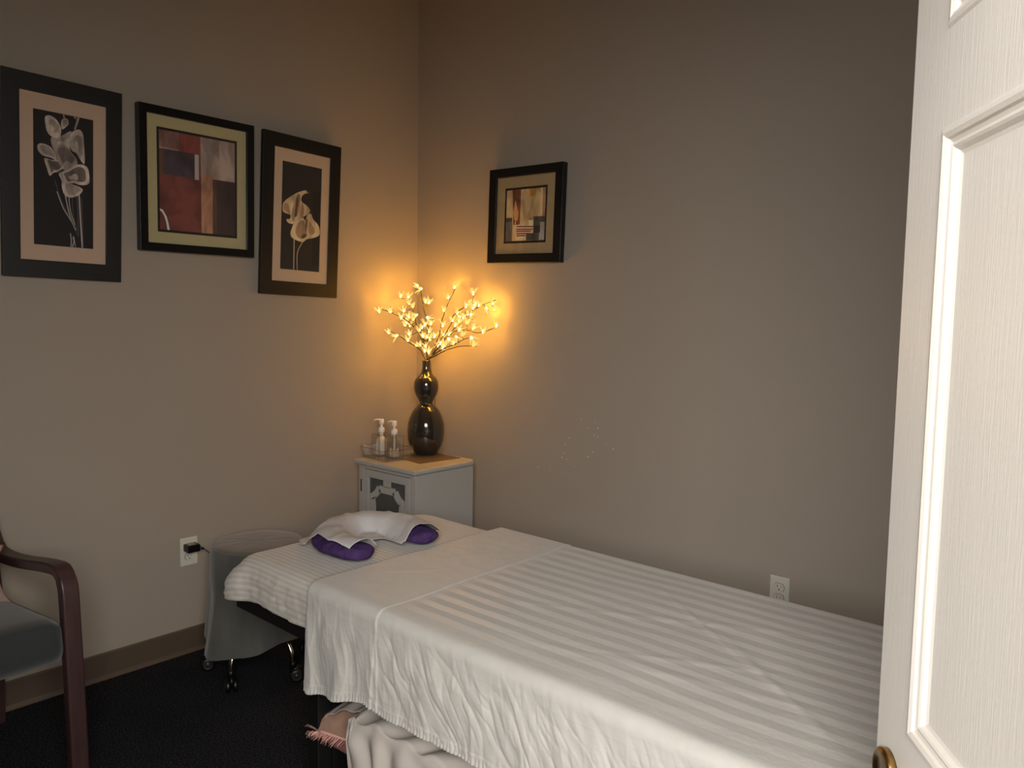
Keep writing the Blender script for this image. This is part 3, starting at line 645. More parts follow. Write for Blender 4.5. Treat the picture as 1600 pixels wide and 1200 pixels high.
# ------------------------------------------------------------------ glowing branches
BR = [[[[0.2535,-0.1529,1.1561],[0.2395,-0.1633,1.1741],[0.2193,-0.1765,1.2164],[0.194,-0.222,1.2496],[0.1633,-0.2591,1.2793],[0.1403,-0.2905,1.3]],[[[0.1383,-0.2966,1.2939],[0.1403,-0.2905,1.3]],[[0.1595,-0.2676,1.2823],[0.1585,-0.2657,1.2837]],[[0.1925,-0.2287,1.2587],[0.1891,-0.2278,1.2543]],[[0.2088,-0.1868,1.2314],[0.2112,-0.1909,1.2269]]]],[[[0.2535,-0.1529,1.1561],[0.2438,-0.1568,1.1986],[0.228,-0.1635,1.2653],[0.1999,-0.1835,1.3104],[0.168,-0.2201,1.3553],[0.1108,-0.2666,1.3906],[0.0685,-0.3019,1.4095]],[[[0.085,-0.3112,1.3927],[0.0752,-0.2963,1.4065]],[[0.11,-0.266,1.3937],[0.1108,-0.2666,1.3906]],[[0.151,-0.2334,1.3641],[0.1529,-0.2323,1.3646]]]],[[[0.2535,-0.1529,1.1561],[0.249,-0.1532,1.1896],[0.1982,-0.1492,1.2706],[0.1599,-0.1485,1.3408],[0.1367,-0.149,1.4024],[0.1224,-0.1572,1.4424],[0.1034,-0.1855,1.4601]],[[[0.0998,-0.1945,1.469],[0.1034,-0.1855,1.4601]],[[0.1152,-0.1592,1.4671],[0.1144,-0.1691,1.4498]],[[0.1165,-0.1561,1.4363],[0.1239,-0.1564,1.4382]],[[0.1406,-0.1526,1.4208],[0.1307,-0.1525,1.4192]],[[0.1659,-0.15,1.3809],[0.1465,-0.1488,1.3764]],[[0.0845,-0.161,1.399],[0.1322,-0.1516,1.415]],[[0.1205,-0.1593,1.3712],[0.1465,-0.1488,1.3764]],[[0.1459,-0.1527,1.3591],[0.1526,-0.1487,1.3602]],[[0.1399,-0.192,1.3462],[0.1538,-0.1486,1.3569]],[[0.1257,-0.1553,1.3279],[0.162,-0.1486,1.3371]],[[0.1414,-0.2012,1.3308],[0.1587,-0.1486,1.344]]]],[[[0.2535,-0.1529,1.1561],[0.247,-0.1517,1.22],[0.2197,-0.1275,1.2956],[0.1961,-0.115,1.3569],[0.1729,-0.1153,1.4186],[0.1535,-0.111,1.4931]],[[[0.1168,-0.1035,1.5252],[0.1535,-0.111,1.4931]],[[0.1527,-0.1104,1.5086],[0.1535,-0.111,1.4931]],[[0.184,-0.109,1.4434],[0.1668,-0.114,1.4421]],[[0.1707,-0.076,1.4414],[0.1678,-0.1142,1.4382]],[[0.1959,-0.1066,1.3694],[0.1924,-0.115,1.3667]],[[0.2081,-0.0966,1.3387],[0.2035,-0.1189,1.3375]],[[0.2011,-0.1276,1.3322],[0.2048,-0.1196,1.3343]],[[0.2034,-0.1501,1.3198],[0.2097,-0.1222,1.3214]],[[0.2222,-0.1174,1.3018],[0.2172,-0.1262,1.3021]]]],[[[0.2535,-0.1529,1.1561],[0.2687,-0.1752,1.1969],[0.2818,-0.1995,1.2369],[0.2924,-0.2253,1.2822],[0.2941,-0.2468,1.3177]],[[[0.2945,-0.2471,1.3059],[0.2936,-0.2411,1.3084]],[[0.2743,-0.2877,1.2878],[0.2936,-0.2411,1.3084]],[[0.2709,-0.2217,1.2368],[0.2834,-0.2036,1.2441]],[[0.2797,-0.1936,1.2308],[0.2797,-0.1956,1.2306]],[[0.2649,-0.1841,1.209],[0.2735,-0.1842,1.2117]],[[0.2746,-0.1684,1.203],[0.2701,-0.1778,1.2011]],[[0.2937,-0.2225,1.2792],[0.2919,-0.224,1.2798]],[[0.3079,-0.2153,1.2736],[0.2896,-0.2185,1.2703]],[[0.2954,-0.1799,1.2671],[0.2868,-0.2117,1.2585]],[[0.3111,-0.166,1.2795],[0.2885,-0.2158,1.2656]]]],[[[0.2535,-0.1529,1.1561],[0.2598,-0.1427,1.1989],[0.2678,-0.101,1.2721],[0.2674,-0.0804,1.3427],[0.2756,-0.0676,1.3951],[0.2971,-0.055,1.4596],[0.3126,-0.0364,1.5059]],[[[0.3177,-0.0458,1.5145],[0.3126,-0.0364,1.5059]],[[0.2942,-0.0649,1.4654],[0.2971,-0.055,1.4596]],[[0.2727,-0.0692,1.4043],[0.2779,-0.0662,1.4019]],[[0.273,-0.0771,1.3305],[0.2675,-0.0836,1.3315]]]],[[[0.2535,-0.1529,1.1561],[0.2866,-0.159,1.2003],[0.353,-0.1601,1.2685],[0.4069,-0.159,1.3347],[0.4389,-0.1661,1.3788],[0.493,-0.1545,1.4169],[0.5335,-0.1425,1.4458],[0.535,-0.1383,1.4717]],[[[0.5365,-0.142,1.4773],[0.535,-0.1383,1.4717]],[[0.5249,-0.1543,1.4426],[0.5228,-0.1456,1.4382]],[[0.5011,-0.1504,1.4199],[0.4994,-0.1526,1.4215]],[[0.4559,-0.1625,1.3906],[0.4561,-0.1624,1.3909]],[[0.4667,-0.1606,1.3733],[0.4532,-0.163,1.3889]],[[0.4229,-0.1625,1.3554],[0.4221,-0.1623,1.3557]]]],[[[0.2535,-0.1529,1.1561],[0.2817,-0.1504,1.1969],[0.3672,-0.1326,1.2836],[0.4325,-0.1061,1.368],[0.4841,-0.0832,1.407],[0.5334,-0.0499,1.437],[0.5723,-0.0274,1.4521]],[[[0.4792,-0.07,1.4309],[0.4971,-0.0744,1.4149]],[[0.4786,-0.0818,1.41],[0.4841,-0.0832,1.407]],[[0.5084,-0.0703,1.4249],[0.5075,-0.0674,1.4212]],[[0.5243,-0.0442,1.4167],[0.5256,-0.0551,1.4323]],[[0.556,-0.0353,1.4344],[0.5539,-0.038,1.445]],[[0.5782,-0.0458,1.4108],[0.5539,-0.038,1.445]],[[0.4833,-0.0987,1.3802],[0.4652,-0.0915,1.3927]],[[0.4574,-0.0935,1.3861],[0.457,-0.0952,1.3865]],[[0.4379,-0.1031,1.3711],[0.438,-0.1036,1.3722]],[[0.3998,-0.1192,1.332],[0.4016,-0.1185,1.3282]],[[0.4213,-0.1114,1.3501],[0.4188,-0.1116,1.3504]]]],[[[0.2535,-0.1529,1.1561],[0.2861,-0.1462,1.2],[0.3664,-0.1482,1.2688],[0.4285,-0.1427,1.3086],[0.4894,-0.1288,1.3127],[0.53,-0.1076,1.3019],[0.5628,-0.0914,1.3083],[0.6071,-0.0498,1.3325]],[[[0.512,-0.1145,1.3219],[0.5108,-0.1176,1.307]],[[0.5591,-0.0959,1.3053],[0.5576,-0.0939,1.3073]],[[0.6021,-0.0572,1.3323],[0.6024,-0.0542,1.3299]],[[0.49,-0.1299,1.3448],[0.4894,-0.1288,1.3127]],[[0.4438,-0.1372,1.3119],[0.4446,-0.139,1.3097]],[[0.3881,-0.1446,1.2901],[0.3927,-0.1458,1.2857]],[[0.357,-0.1517,1.2835],[0.3697,-0.1479,1.2709]]]],[[[0.2535,-0.1529,1.1561],[0.3012,-0.1601,1.1948],[0.3772,-0.1702,1.2247],[0.4425,-0.1638,1.2474],[0.4974,-0.1528,1.2722],[0.5412,-0.1396,1.2847]],[[[0.5294,-0.144,1.2816],[0.5297,-0.1431,1.2814]],[[0.4322,-0.162,1.25],[0.4356,-0.1644,1.245]],[[0.3766,-0.1738,1.2336],[0.3772,-0.1702,1.2247]],[[0.3936,-0.1577,1.2725],[0.422,-0.1657,1.2403]],[[0.4629,-0.176,1.283],[0.4657,-0.1591,1.2579]],[[0.5036,-0.1755,1.2898],[0.4946,-0.1534,1.2709]]]],[[[0.2535,-0.1529,1.1561],[0.2988,-0.1496,1.1884],[0.3742,-0.1468,1.2183],[0.4508,-0.1307,1.2384],[0.5292,-0.1015,1.2405]],[[[0.5088,-0.11,1.2429],[0.5087,-0.1091,1.24]],[[0.3091,-0.1432,1.2341],[0.3386,-0.148,1.2042]],[[0.3392,-0.1551,1.2472],[0.3584,-0.1473,1.2121]],[[0.3651,-0.1549,1.2449],[0.3742,-0.1468,1.2183]],[[0.3468,-0.1496,1.2204],[0.3545,-0.1475,1.2105]]]]]
def branches():
    t = thing('lighted_branches', 'spray of brown wire branches with glowing star blossoms standing in vase', 'lamp', (VX, VY, VZ+.40))
    rnd = random.Random(3)
    proto = []
    for v in range(4):
        b = MB()
        # bulb
        b.lathe([(.0012, -.004), (.0036, -.001), (.0044, .0025), (.0034, .006), (.001, .008)], (0, 0, 0), BULB, 8)
        n = 5; L0 = (.024, .026, .021, .028)[v]; sp = (.45, .7, .35, .95)[v]
        for k in range(n):
            a = 2*math.pi*k/n + v; L = L0*rnd.uniform(.85, 1.1)
            ca, sa = math.cos(a), math.sin(a)
            secs = [(0, .0045, .0022), (.22, .0062, .0046), (.5, .0062+.006*sp, .0048), (.78, .007+.012*sp, .0028), (1, .008+.018*sp, .0003)]
            vs = []
            for tt, rr, ww in secs:
                cx, cy, cz = ca*rr, sa*rr, tt*L-.003
                vs += [(cx-sa*ww, cy+ca*ww, cz), (cx+ca*.0012, cy+sa*.0012, cz-.0006), (cx+sa*ww, cy-ca*ww, cz)]
            fs = []
            for i in range(4):
                for j in range(2): fs.append((i*3+j, i*3+j+1, i*3+j+4, i*3+j+3))
            b.add(vs, fs, PETAL)
        o = b.build('blossom', smooth=True, recalc=False); proto.append(o.data); bpy.data.objects.remove(o)
    for path, bl in BR:
        base = abs_loc(t)
        P = [Vector((VX, VY, VZ+.35))] + [Vector(p) for p in path]
        P[1] = Vector((VX+(P[1].x-.255)*.3, VY+(P[1].y+.16)*.3, VZ+.44))
        C = catmull(P, 5); C = [p + Vector((nz(i*.7, p.x*9), nz(i*.7, 5+p.y*9), 0))*.004 for i, p in enumerate(C)]
        b = MB(); n = len(C)
        b.tube(C, [.0034-.0018*i/n for i in range(n)], BRANCH, 6)
        for (X, q) in bl:
            X = Vector(X); Q = Vector(q)
            if (X-Q).length > .012:
                mid = (X+Q)/2 + Vector((0, 0, -.006)); b.tube([Q, mid, X-Vector((0, 0, .004))], [.0017, .0015, .0012], BRANCH, 5)
        br = b.build('branch', t, smooth=True)
        tip = Vector(path[-1])
        for (X, q) in bl:
            X = Vector(X); d = (X-Vector(q)); d = d*6 + Vector((rnd.uniform(-.35, .35), rnd.uniform(-.35, .35), 1.0 if rnd.random() < .85 else -.6)) + (tip-Vector((VX, VY, 1.2))).normalized()*.5
            o = bpy.data.objects.new('blossom', proto[rnd.randrange(4)]); COL.objects.link(o); o.parent = br
            o.location = X - base; o.rotation_mode = 'QUATERNION'; o.rotation_quaternion = d.normalized().to_track_quat('Z', 'Y')
            o.scale = (1.12, 1.12, 1.12)
branches()
t = bpy.data.objects['lighted_branches']
b = MB(); b.tube(catmull([(VX+.004, VY-.004, VZ+.43), (VX+.018, VY+.002, VZ+.452), (VX+.0235, VY+.006, VZ+.43), (VX+.021, VY+.012, VZ+.395), (VX+.018, VY+.03, VZ+.36), (VX-.01, VY+.065, VZ+.32), (VX-.045, VY+.10, VZ+.2), (VX-.06, VY+.115, VZ+.05), (VX-.06, VY+.125, VZ-.2)], 5), .0013, CORD, 6)
b.build('cord', t, smooth=True)

# ------------------------------------------------------------------ acrylic tray and bottles
def tray():
    b = MB(); u = Vector((.19, -.022, 0)).normalized(); v = Vector((-u.y, u.x, 0)); c = Vector((.205, -.365, .7166))
    w_, d_ = .098, .072
    P = []
    for z, ins in ((0, 0), (.0, .001), (.05, -.011), (.05, -.0135), (.0035, -.002), (.003, .004)):
        ring = []
        for sx, sy, a0 in ((1, -1, -90), (1, 1, 0), (-1, 1, 90), (-1, -1, 180)):
            r = .018
            for k in range(4):
                a = R(a0+30*k); x = sx*(w_-ins-r)+r*math.cos(a); y = sy*(d_-ins-r)+r*math.sin(a)
                ring.append(c+u*x+v*y+Vector((0, 0, z)))
        P.append(ring)
    n = len(P[0]); vs = [p for r in P for p in r]; fs = []
    for i in range(len(P)-1):
        for j in range(n): fs.append((i*n+j, i*n+(j+1) % n, (i+1)*n+(j+1) % n, (i+1)*n+j))
    fs.append(tuple(range(n-1, -1, -1))); fs.append(tuple((len(P)-1)*n+j for j in range(n)))
    b.add(vs, fs, ACRYL)
    b.tube(P[2]+[P[2][0]], .0011, ACEDGE, 5, cap=False); b.tube(P[0]+[P[0][0]], .0012, ACEDGE, 5, cap=False)
    for j in (0, 3, 4, 7, 8, 11, 12, 15): b.tube([P[0][j], P[2][j]], .0006, ACEDGE, 4, cap=False)
    tag(b.build('clear_tray'), 'shallow clear acrylic tray holding two pump bottles on the cabinet', 'tray')
tray()
TZ = .7206
def pump(t, x, y, z, ang):
    b = MB(); b.lathe([(.0125, 0), (.0145, .003), (.0145, .02), (.011, .024), (.006, .028), (.006, .042)], (x, y, z), PLASTW, 20); b.build('collar', t, smooth=True)
    b = MB(); M = Matrix.Rotation(ang, 4, 'Z')
    b.lathe([(.010, .040), (.0115, .043), (.0115, .060), (.009, .064), (.0, .064)], (x, y, z), PLASTW, 20, capt=False)
    P = [Vector((x, y, z+.060))+M @ Vector(q) for q in ((.0, 0, 0), (.02, 0, .001), (.034, 0, -.002), (.040, 0, -.006))]
    b.tube(P, [.005, .0042, .0036, .003], PLASTW, 8); b.build('pump_head', t, smooth=True)
def holder(label, x, y, w_, h_, name='clear_tumbler'):
    b = MB(); a = R(-8); M = Matrix.Translation((x, y, TZ)) @ Matrix.Rotation(a, 4, 'Z')
    w2 = w_/2; tt = .002
    b.box((-w2, -w2, 0), (w2, w2, .003), ACRYL, M)
    for lo, hi in (((-w2, -w2, .003), (w2, -w2+tt, h_)), ((-w2, w2-tt, .003), (w2, w2, h_)), ((-w2, -w2+tt, .003), (-w2+tt, w2-tt, h_)), ((w2-tt, -w2+tt, .003), (w2, w2-tt, h_))): b.box(lo, hi, ACRYL, M)
    cs = [M @ Vector((sx*w2, sy*w2, 0)) for sx, sy in ((-1, -1), (1, -1), (1, 1), (-1, 1))]; up = Vector((0, 0, h_))
    for q in cs: b.tube([q, q+up], .0013, ACEDGE, 5)
    b.tube([q+up for q in cs+cs[:1]], .0012, ACEDGE, 5, cap=False); b.tube(cs+cs[:1], .001, ACEDGE, 5, cap=False)
    return tag(b.build(name), label, 'holder')
holder('clear square holder around the white lotion bottle, left in the tray', .152, -.352, .062, .100)
t = thing('pump_bottle', 'white lotion pump bottle, left one of two in the clear tray', 'bottle', (.152, -.352, TZ), 'pump bottles in the tray')
b = MB(); b.lathe([(.023, 0), (.0255, .003), (.0255, .064), (.023, .074), (.012, .083), (.0085, .088), (.0085, .104)], (.152, -.352, TZ+.0032), LOTION, 28); b.build('body', t, smooth=True)
pump(t, .152, -.352, TZ+.106, R(205))
holder('clear square holder around the clear bottle, beside the dark vase', .243, -.350, .062, .100)
t = thing('pump_bottle', 'clear pump bottle with little white lotion left, nearer the vase', 'bottle', (.243, -.350, TZ), 'pump bottles in the tray')
b = MB(); b.lathe([(.023, 0), (.025, .003), (.025, .060), (.021, .070), (.011, .080), (.0085, .086), (.0085, .104)], (.243, -.350, TZ+.0032), ACRYL, 28); b.build('body', t, smooth=True)
b = MB()
vs = []; n = 20
b.lathe([(.021, .001), (.023, .004), (.023, .016)], (.243, -.350, TZ+.0034), LOTION, 20)
for k in range(5):
    a = k*1.256; b.tube([(.243+.016*math.cos(a), -.350+.016*math.sin(a), TZ+.019), (.243+.02*math.cos(a), -.350+.02*math.sin(a), TZ+.045)], [.006, .001], LOTION, 6)
b.build('lotion', t, smooth=True)
b = MB(); b.tube([(.243, -.350, TZ+.104), (.243, -.350, TZ+.02)], .0035, PLASTW, 8); b.build('dip_tube', t, smooth=True)
pump(t, .243, -.350, TZ+.106, R(195))
# crumpled tissue between the bottles
b = MB(); n = 14; vs = []; fs = []
for i in range(n+1):
    for j in range(n):
        a = math.pi*i/n; c = 2*math.pi*j/n
        r = .019*(1+.35*nz(3*math.cos(c)*math.sin(a), 3*math.sin(c)*math.sin(a), 3*math.cos(a)))
        vs.append((.200+r*math.sin(a)*math.cos(c)*.7, -.325+r*math.sin(a)*math.sin(c), TZ+.018+r*.9*math.cos(a)))
for i in range(n):
    for j in range(n): fs.append((i*n+j, i*n+(j+1) % n, (i+1)*n+(j+1) % n, (i+1)*n+j))
b.add(vs, fs, OFFW); tag(b.build('cotton_bundle', smooth=True), 'small white cotton bundle lying in the tray between the bottles', 'cotton')

# ------------------------------------------------------------------ massage table
def table():
    t = thing('massage_table', 'black massage table under white striped sheets', 'table', (1.8, -1.115, 0))
    x0, x1, y0, y1 = .865, 2.715, -1.475, -.755
    b = MB(); b.box((x0+.03, y0+.015, .59), (x1, y1-.015, .628), TABLEV); b.build('padded_top', t, bevel=.015, seg=3)
    b = MB()
    b.box((x0-.01, y0+.006, .485), (x1, y0+.028, .59), TABLEW); b.box((x0-.01, y1-.028, .485), (x1, y1-.006, .59), TABLEW)
    b.box((x0-.01, y0+.028, .485), (x0+.012, y1-.028, .59), TABLEW); b.box((x1-.022, y0+.028, .485), (x1, y1-.028, .59), TABLEW)
    b.build('frame', t, bevel=.003)
    for x in (1.195, 2.5):
        for y in (y0+.028, y1-.028-.045):
            b = MB(); b.box((x, y, 0), (x+.05, y+.045, .589), TABLEW); b.build('leg', t, bevel=.003)
    b = MB(); b.box((1.246, y1-.062, .12), (2.499, y1-.042, .18), TABLEW); b.build('stretcher', t, bevel=.002)
    b = MB(); b.box((1.2, y0+.08, .04), (1.24, y1-.08, .5), TABLEW); b.build('end_panel', t, bevel=.002)
table()

def grid_obj(name, NX, NY, fn, m, uvfn=None, thick=0, closed=False):
    vs = []; uv = []
    for i in range(NX):
        for j in range(NY):
            p = fn(i/(NX-1), j/(NY-1)); vs.append(p[0]); uv.append(p[1])
    fs = []
    for i in range(NX-1):
        for j in range(NY-1): fs.append((i*NY+j, (i+1)*NY+j, (i+1)*NY+j+1, i*NY+j+1))
    b = MB(); b.add(vs, fs, m); b.uv = uv
    return b.build(name, smooth=True, recalc=False, solid=thick)

def fitted():
    X0, X1, Y0, Y1 = .858, 2.725, -1.483, -.747; r = .05; ZT = .657
    NA = 520; outline = []
    # perimeter param points with corner radius rc
    rc = .07; segs = []
    per = []
    def arcpts(cx, cy, a0, n):
        return [(cx+rc*math.cos(R(a0+90*k/n)), cy+rc*math.sin(R(a0+90*k/n)), math.cos(R(a0+90*k/n)), math.sin(R(a0+90*k/n))) for k in range(n)]
    def line(p, q, n, nx, ny): return [(p[0]+(q[0]-p[0])*k/n, p[1]+(q[1]-p[1])*k/n, nx, ny) for k in range(n)]
    per += arcpts(X0+rc, Y0+rc, 180, 24); per += line((X0+rc, Y0), (X1-rc, Y0), 260, 0, -1); per += arcpts(X1-rc, Y0+rc, 270, 12)
    per += line((X1, Y0+rc), (X1, Y1-rc), 20, 1, 0); per += arcpts(X1-rc, Y1-rc, 0, 12); per += line((X1-rc, Y1), (X0+rc, Y1), 120, 0, 1)
    per += arcpts(X0+rc, Y1-rc, 90, 20); per += line((X0, Y1-rc), (X0, Y0+rc), 90, -1, 0)
    rings = [(-.34, 0), (-.26, 0), (-.2, 0), (-.15, 0), (-.11, 0), (-.08, 0), (-.06, 0), (-.045, 0), (-.03, -.002), (-.018, -.006), (-.008, -.014), (-.002, -.025), (.002, -.038), (.004, -.052), (.006, -.066), (.006, -.08), (.006, -.092), (.007, -.104), (.006, -.114), (.004, -.121), (0, -.126)]
    n = len(per); vs = []; uv = []
    for k, (o, dz) in enumerate(rings):
        for j, (x, y, nx, ny) in enumerate(per):
            px = x+nx*o; py = y+ny*o
            side = smooth01(-dz/.05)
            cd = math.hypot(x-X0, y-Y0); pouch = math.exp(-(cd/.085)**2)
            if o <= -.04:
                # straight inset towards the table's centre
                px = min(max(px, X0-o if True else px), X1+o); py = min(max(py, Y0-o), Y1+o)
            s = j/n*NA
            wr = .0055*side*nz(px*11, py*11, dz*8) + .003*side*nz(px*44, py*44, dz*55) - .0028*side*(1-min(1, 3*abs(nz(px*20, py*20, dz*32))))**2
            wr += side*.0028*math.sin(dz*300+3.5*nz(px*9, py*9, 2)+1.2*nz(px*40, py*40))   # gathers running along the edge
            wr += pouch*side*.046*min(1, -dz/.07)
            z = ZT+dz*(1+.10*nz(px*5, py*5)+ .08*pouch) + .0022*nz(px*7, py*7) - .010*math.exp(-((px-X0)/.06)**2)
            if side > .6: z += .003*nz(px*14, py*14, 3)*side
            vs.append((px+nx*wr, py+ny*wr, z)); uv.append((px, py + (dz*1.0 if ny < -.5 else (-dz if ny > .5 else 0))))
    fs = []
    for i in range(len(rings)-1):
        for j in range(n): fs.append((i*n+j, i*n+(j+1) % n, (i+1)*n+(j+1) % n, (i+1)*n+j))
    # fill centre
    c = len(vs); vs.append(((X0+X1)/2, (Y0+Y1)/2, ZT)); uv.append(((X0+X1)/2, (Y0+Y1)/2))
    for j in range(n): fs.append((j, c, (j+1) % n))
    b = MB(); b.add(vs, [tuple(reversed(f)) for f in fs], FITTED); b.uv = uv
    return tag(b.build('fitted_sheet', smooth=True, recalc=False), 'white narrow striped fitted sheet over the head of the massage table', 'sheet')
fitted()

def flat():
    X0, X1 = 1.278, 2.74; Yn, Yf = -1.497, -.733; ZT = .667; r = .028
    far = .20
    def bottom(x):
        pts = [(1.278, .395), (1.30, .392), (1.41, .412), (1.53, .440), (1.60, .431), (1.7, .433), (1.9, .437), (2.3, .43), (2.8, .43)]
        for (a, za), (b_, zb) in zip(pts, pts[1:]):
            if x <= b_: return za+(zb-za)*max(0, (x-a))/(b_-a)
        return .43
    arc = r*math.pi/2; topw = (Yf-Yn)-2*r
    creases = [((1.60, -1.30), (2.5, -.86), .0022, .010), ((1.75, -1.42), (2.6, -1.22), .002, .012), ((1.9, -.85), (2.45, -1.25), .0028, .009), ((2.0, -1.35), (2.45, -1.12), .0025, .010), ((2.15, -1.0), (2.6, -1.38), .003, .012), ((1.62, -.95), (2.2, -1.02), .0015, .01), ((1.32, -1.35), (1.5, -1.12), .002, .010), ((1.35, -1.15), (1.52, -.9), .0018, .012)]
    def fn(a, bb):
        x = X0+(X1-X0)*a
        # distribute v: far drape 8%, far arc 6%, top 42%, near arc 8%, near drape 36%
        Ln = ZT-r-bottom(x)
        if bb < .07: k = bb/.07; y = Yf; z = ZT-r-far*(1-k); s = -(arc+far*(1-k)); N = Vector((0, 1, 0)); reg = 0
        elif bb < .12: k = (bb-.07)/.05; an = k*math.pi/2; y = Yf-r+r*math.cos(an); z = ZT-r+r*math.sin(an); s = -arc*(1-k); N = Vector((0, math.cos(an), math.sin(an)))
        elif bb < .56: k = (bb-.12)/.44; y = Yf-r-topw*k; z = ZT; s = topw*k; N = Vector((0, 0, 1))
        elif bb < .63: k = (bb-.56)/.07; an = k*math.pi/2; y = Yn+r-r*math.sin(an); z = ZT-r+r*math.cos(an); s = topw+arc*k; N = Vector((0, -math.sin(an), math.cos(an)))
        else: k = (bb-.63)/.37; y = Yn; z = ZT-r-Ln*k; s = topw+arc+Ln*k; N = Vector((0, -1, 0))
        d = 0
        t = smooth01((s-topw)/.12)            # how much it hangs
        # vertical folds and slack on the near drape
        hang = max(0, (s-topw-arc))/.21
        dn = ZT-z
        d += t*hang*(.010*nz(x*6, z*1.2, 1)+.006*nz(x*17, z*2.0, 2))
        # creases running down and away from the head, sharp ridges over a soft ground
        wx, wz = x+.02*nz(x*9, z*9, 21), dn+.02*nz(x*9, z*9, 22)
        q1 = wx*.80-wz*.60; q2 = wx*.60+wz*.80
        q3 = wx*.96-wz*.28; q4 = wx*.28+wz*.96
        plain = smooth01((x-1.57)/.05)
        rid = lambda a_, b_, k_: (1-min(1, abs(nz(a_, b_, k_))*3.2))**2
        d -= t*(.0034*rid(q1*15, q2*4.5, 5)+.0016*rid(q1*34, q2*9, 6))*plain
        d += t*(.0022*rid(q3*15, q4*3.5, 8)+.0010*rid(q3*41, q4*10, 9))
        d += t*.0035*nz(x*22, dn*13, 3)
        if x < 1.56: d += t*hang*(.007*math.sin((x-1.28)*40+z*5+2.2*nz(x*4, z*5, 31))*smooth01((x-1.28)/.05))
        d += t*.018*hang
        # top softness
        tp = 1-smooth01((s-topw)/.05); tp *= smooth01((s+.02)/.06)
        d += tp*(.0035*nz(x*4, y*5, 8)+.0014*nz(x*13+y*6, y*17, 9))
        for (p, q_, am, wd) in creases:
            px, py = q_[0]-p[0], q_[1]-p[1]; L2 = px*px+py*py
            u = ((x-p[0])*px+(y-p[1])*py)/L2
            if -.05 < u < 1.05:
                dist = abs((x-p[0])*py-(y-p[1])*px)/math.sqrt(L2) + .012*nz(u*5, am*900)
                d += tp*am*math.exp(-(dist/wd)**2)*math.sin(math.pi*max(0, min(1, u)))
        # folded-back hem, doubled cloth up to x=1.56 with a raised seam
        seam = 1.562+.012*nz(s*5, 7)+.012*hang
        d += .0020*(1-smooth01((x-seam)/.004+.5)) + .0012*math.exp(-((x-seam)/.0024)**2)
        # stitched hem along the bottom
        e = (topw+arc+Ln)-s
        if e < .022: d += .0016*math.sin(x*2*math.pi/.0105+2*nz(x*20,1))*(1-e/.022) + .0012
        P = Vector((x, y, z)) + N*d
        # front edge wanders slightly
        P.x += (1-smooth01((x-X0)/.1))*(.006*nz(s*6, 3)+ .010*hang)
        if s > topw: P.z += .002*nz(x*5, 4)*hang
        return P, (x, s)
    o = grid_obj('flat_sheet', 640, 250, fn, SHEET, thick=.0018)
    return tag(o, 'large white satin striped top sheet draped over the massage table side', 'sheet')
flat()

# ------------------------------------------------------------------ purple face cushion and its white cover
HC = (1.085, -1.135)
def horseshoe_axis(n=40):
    pts = []
    # from near arm end round the head side to the far arm end
    P = [(1.235, -1.262), (1.14, -1.285), (1.04, -1.262), (.965, -1.185), (.945, -1.11), (.985, -1.04), (1.06, -1.012), (1.15, -1.022), (1.245, -1.052)]
    return catmull([(x, y, 0) for x, y in P], 8)
AX = horseshoe_axis()
def cush_h(x, y):
    d = min((Vector((x, y, 0))-p).length for p in AX)
    rr = .058
    return max(0, 1-(d/rr)**2)**.5 if d < rr else 0
def cushion():
    b = MB(); n = 20; vs = []; fs = []; k = len(AX)
    for i, p in enumerate(AX):
        tt = (AX[min(i+1, k-1)]-AX[max(i-1, 0)]).normalized(); nn = Vector((-tt.y, tt.x, 0))
        e = min(i, k-1-i)/5; sc_ = math.sqrt(max(0, 1-(1-min(1, e))**2))*.96+.04
        for j in range(n):
            a = 2*math.pi*j/n
            rx = .056*sc_; rz = (.023)*(.3+.7*sc_)
            w_ = 1+.14*nz(p.x*22+math.cos(a)*2, p.y*22, math.sin(a)*2)-.10*(1-min(1, 3*abs(nz(p.x*24, p.y*24, math.cos(a)*1.5))))*(.5+.5*math.cos(a))
            vs.append(p+nn*math.cos(a)*rx*w_+Vector((0, 0, .684+rz*math.sin(a)*w_)))
    for i in range(k-1):
        for j in range(n): fs.append((i*n+j, i*n+(j+1) % n, (i+1)*n+(j+1) % n, (i+1)*n+j))
    fs.append(tuple(range(n-1, -1, -1))); fs.append(tuple((k-1)*n+j for j in range(n)))
    b.add(vs, fs, PURPLE)
    return tag(b.build('face_cushion', smooth=True, subsurf=1), 'purple plush horseshoe face cushion on the head of the bed', 'cushion')
cushion()
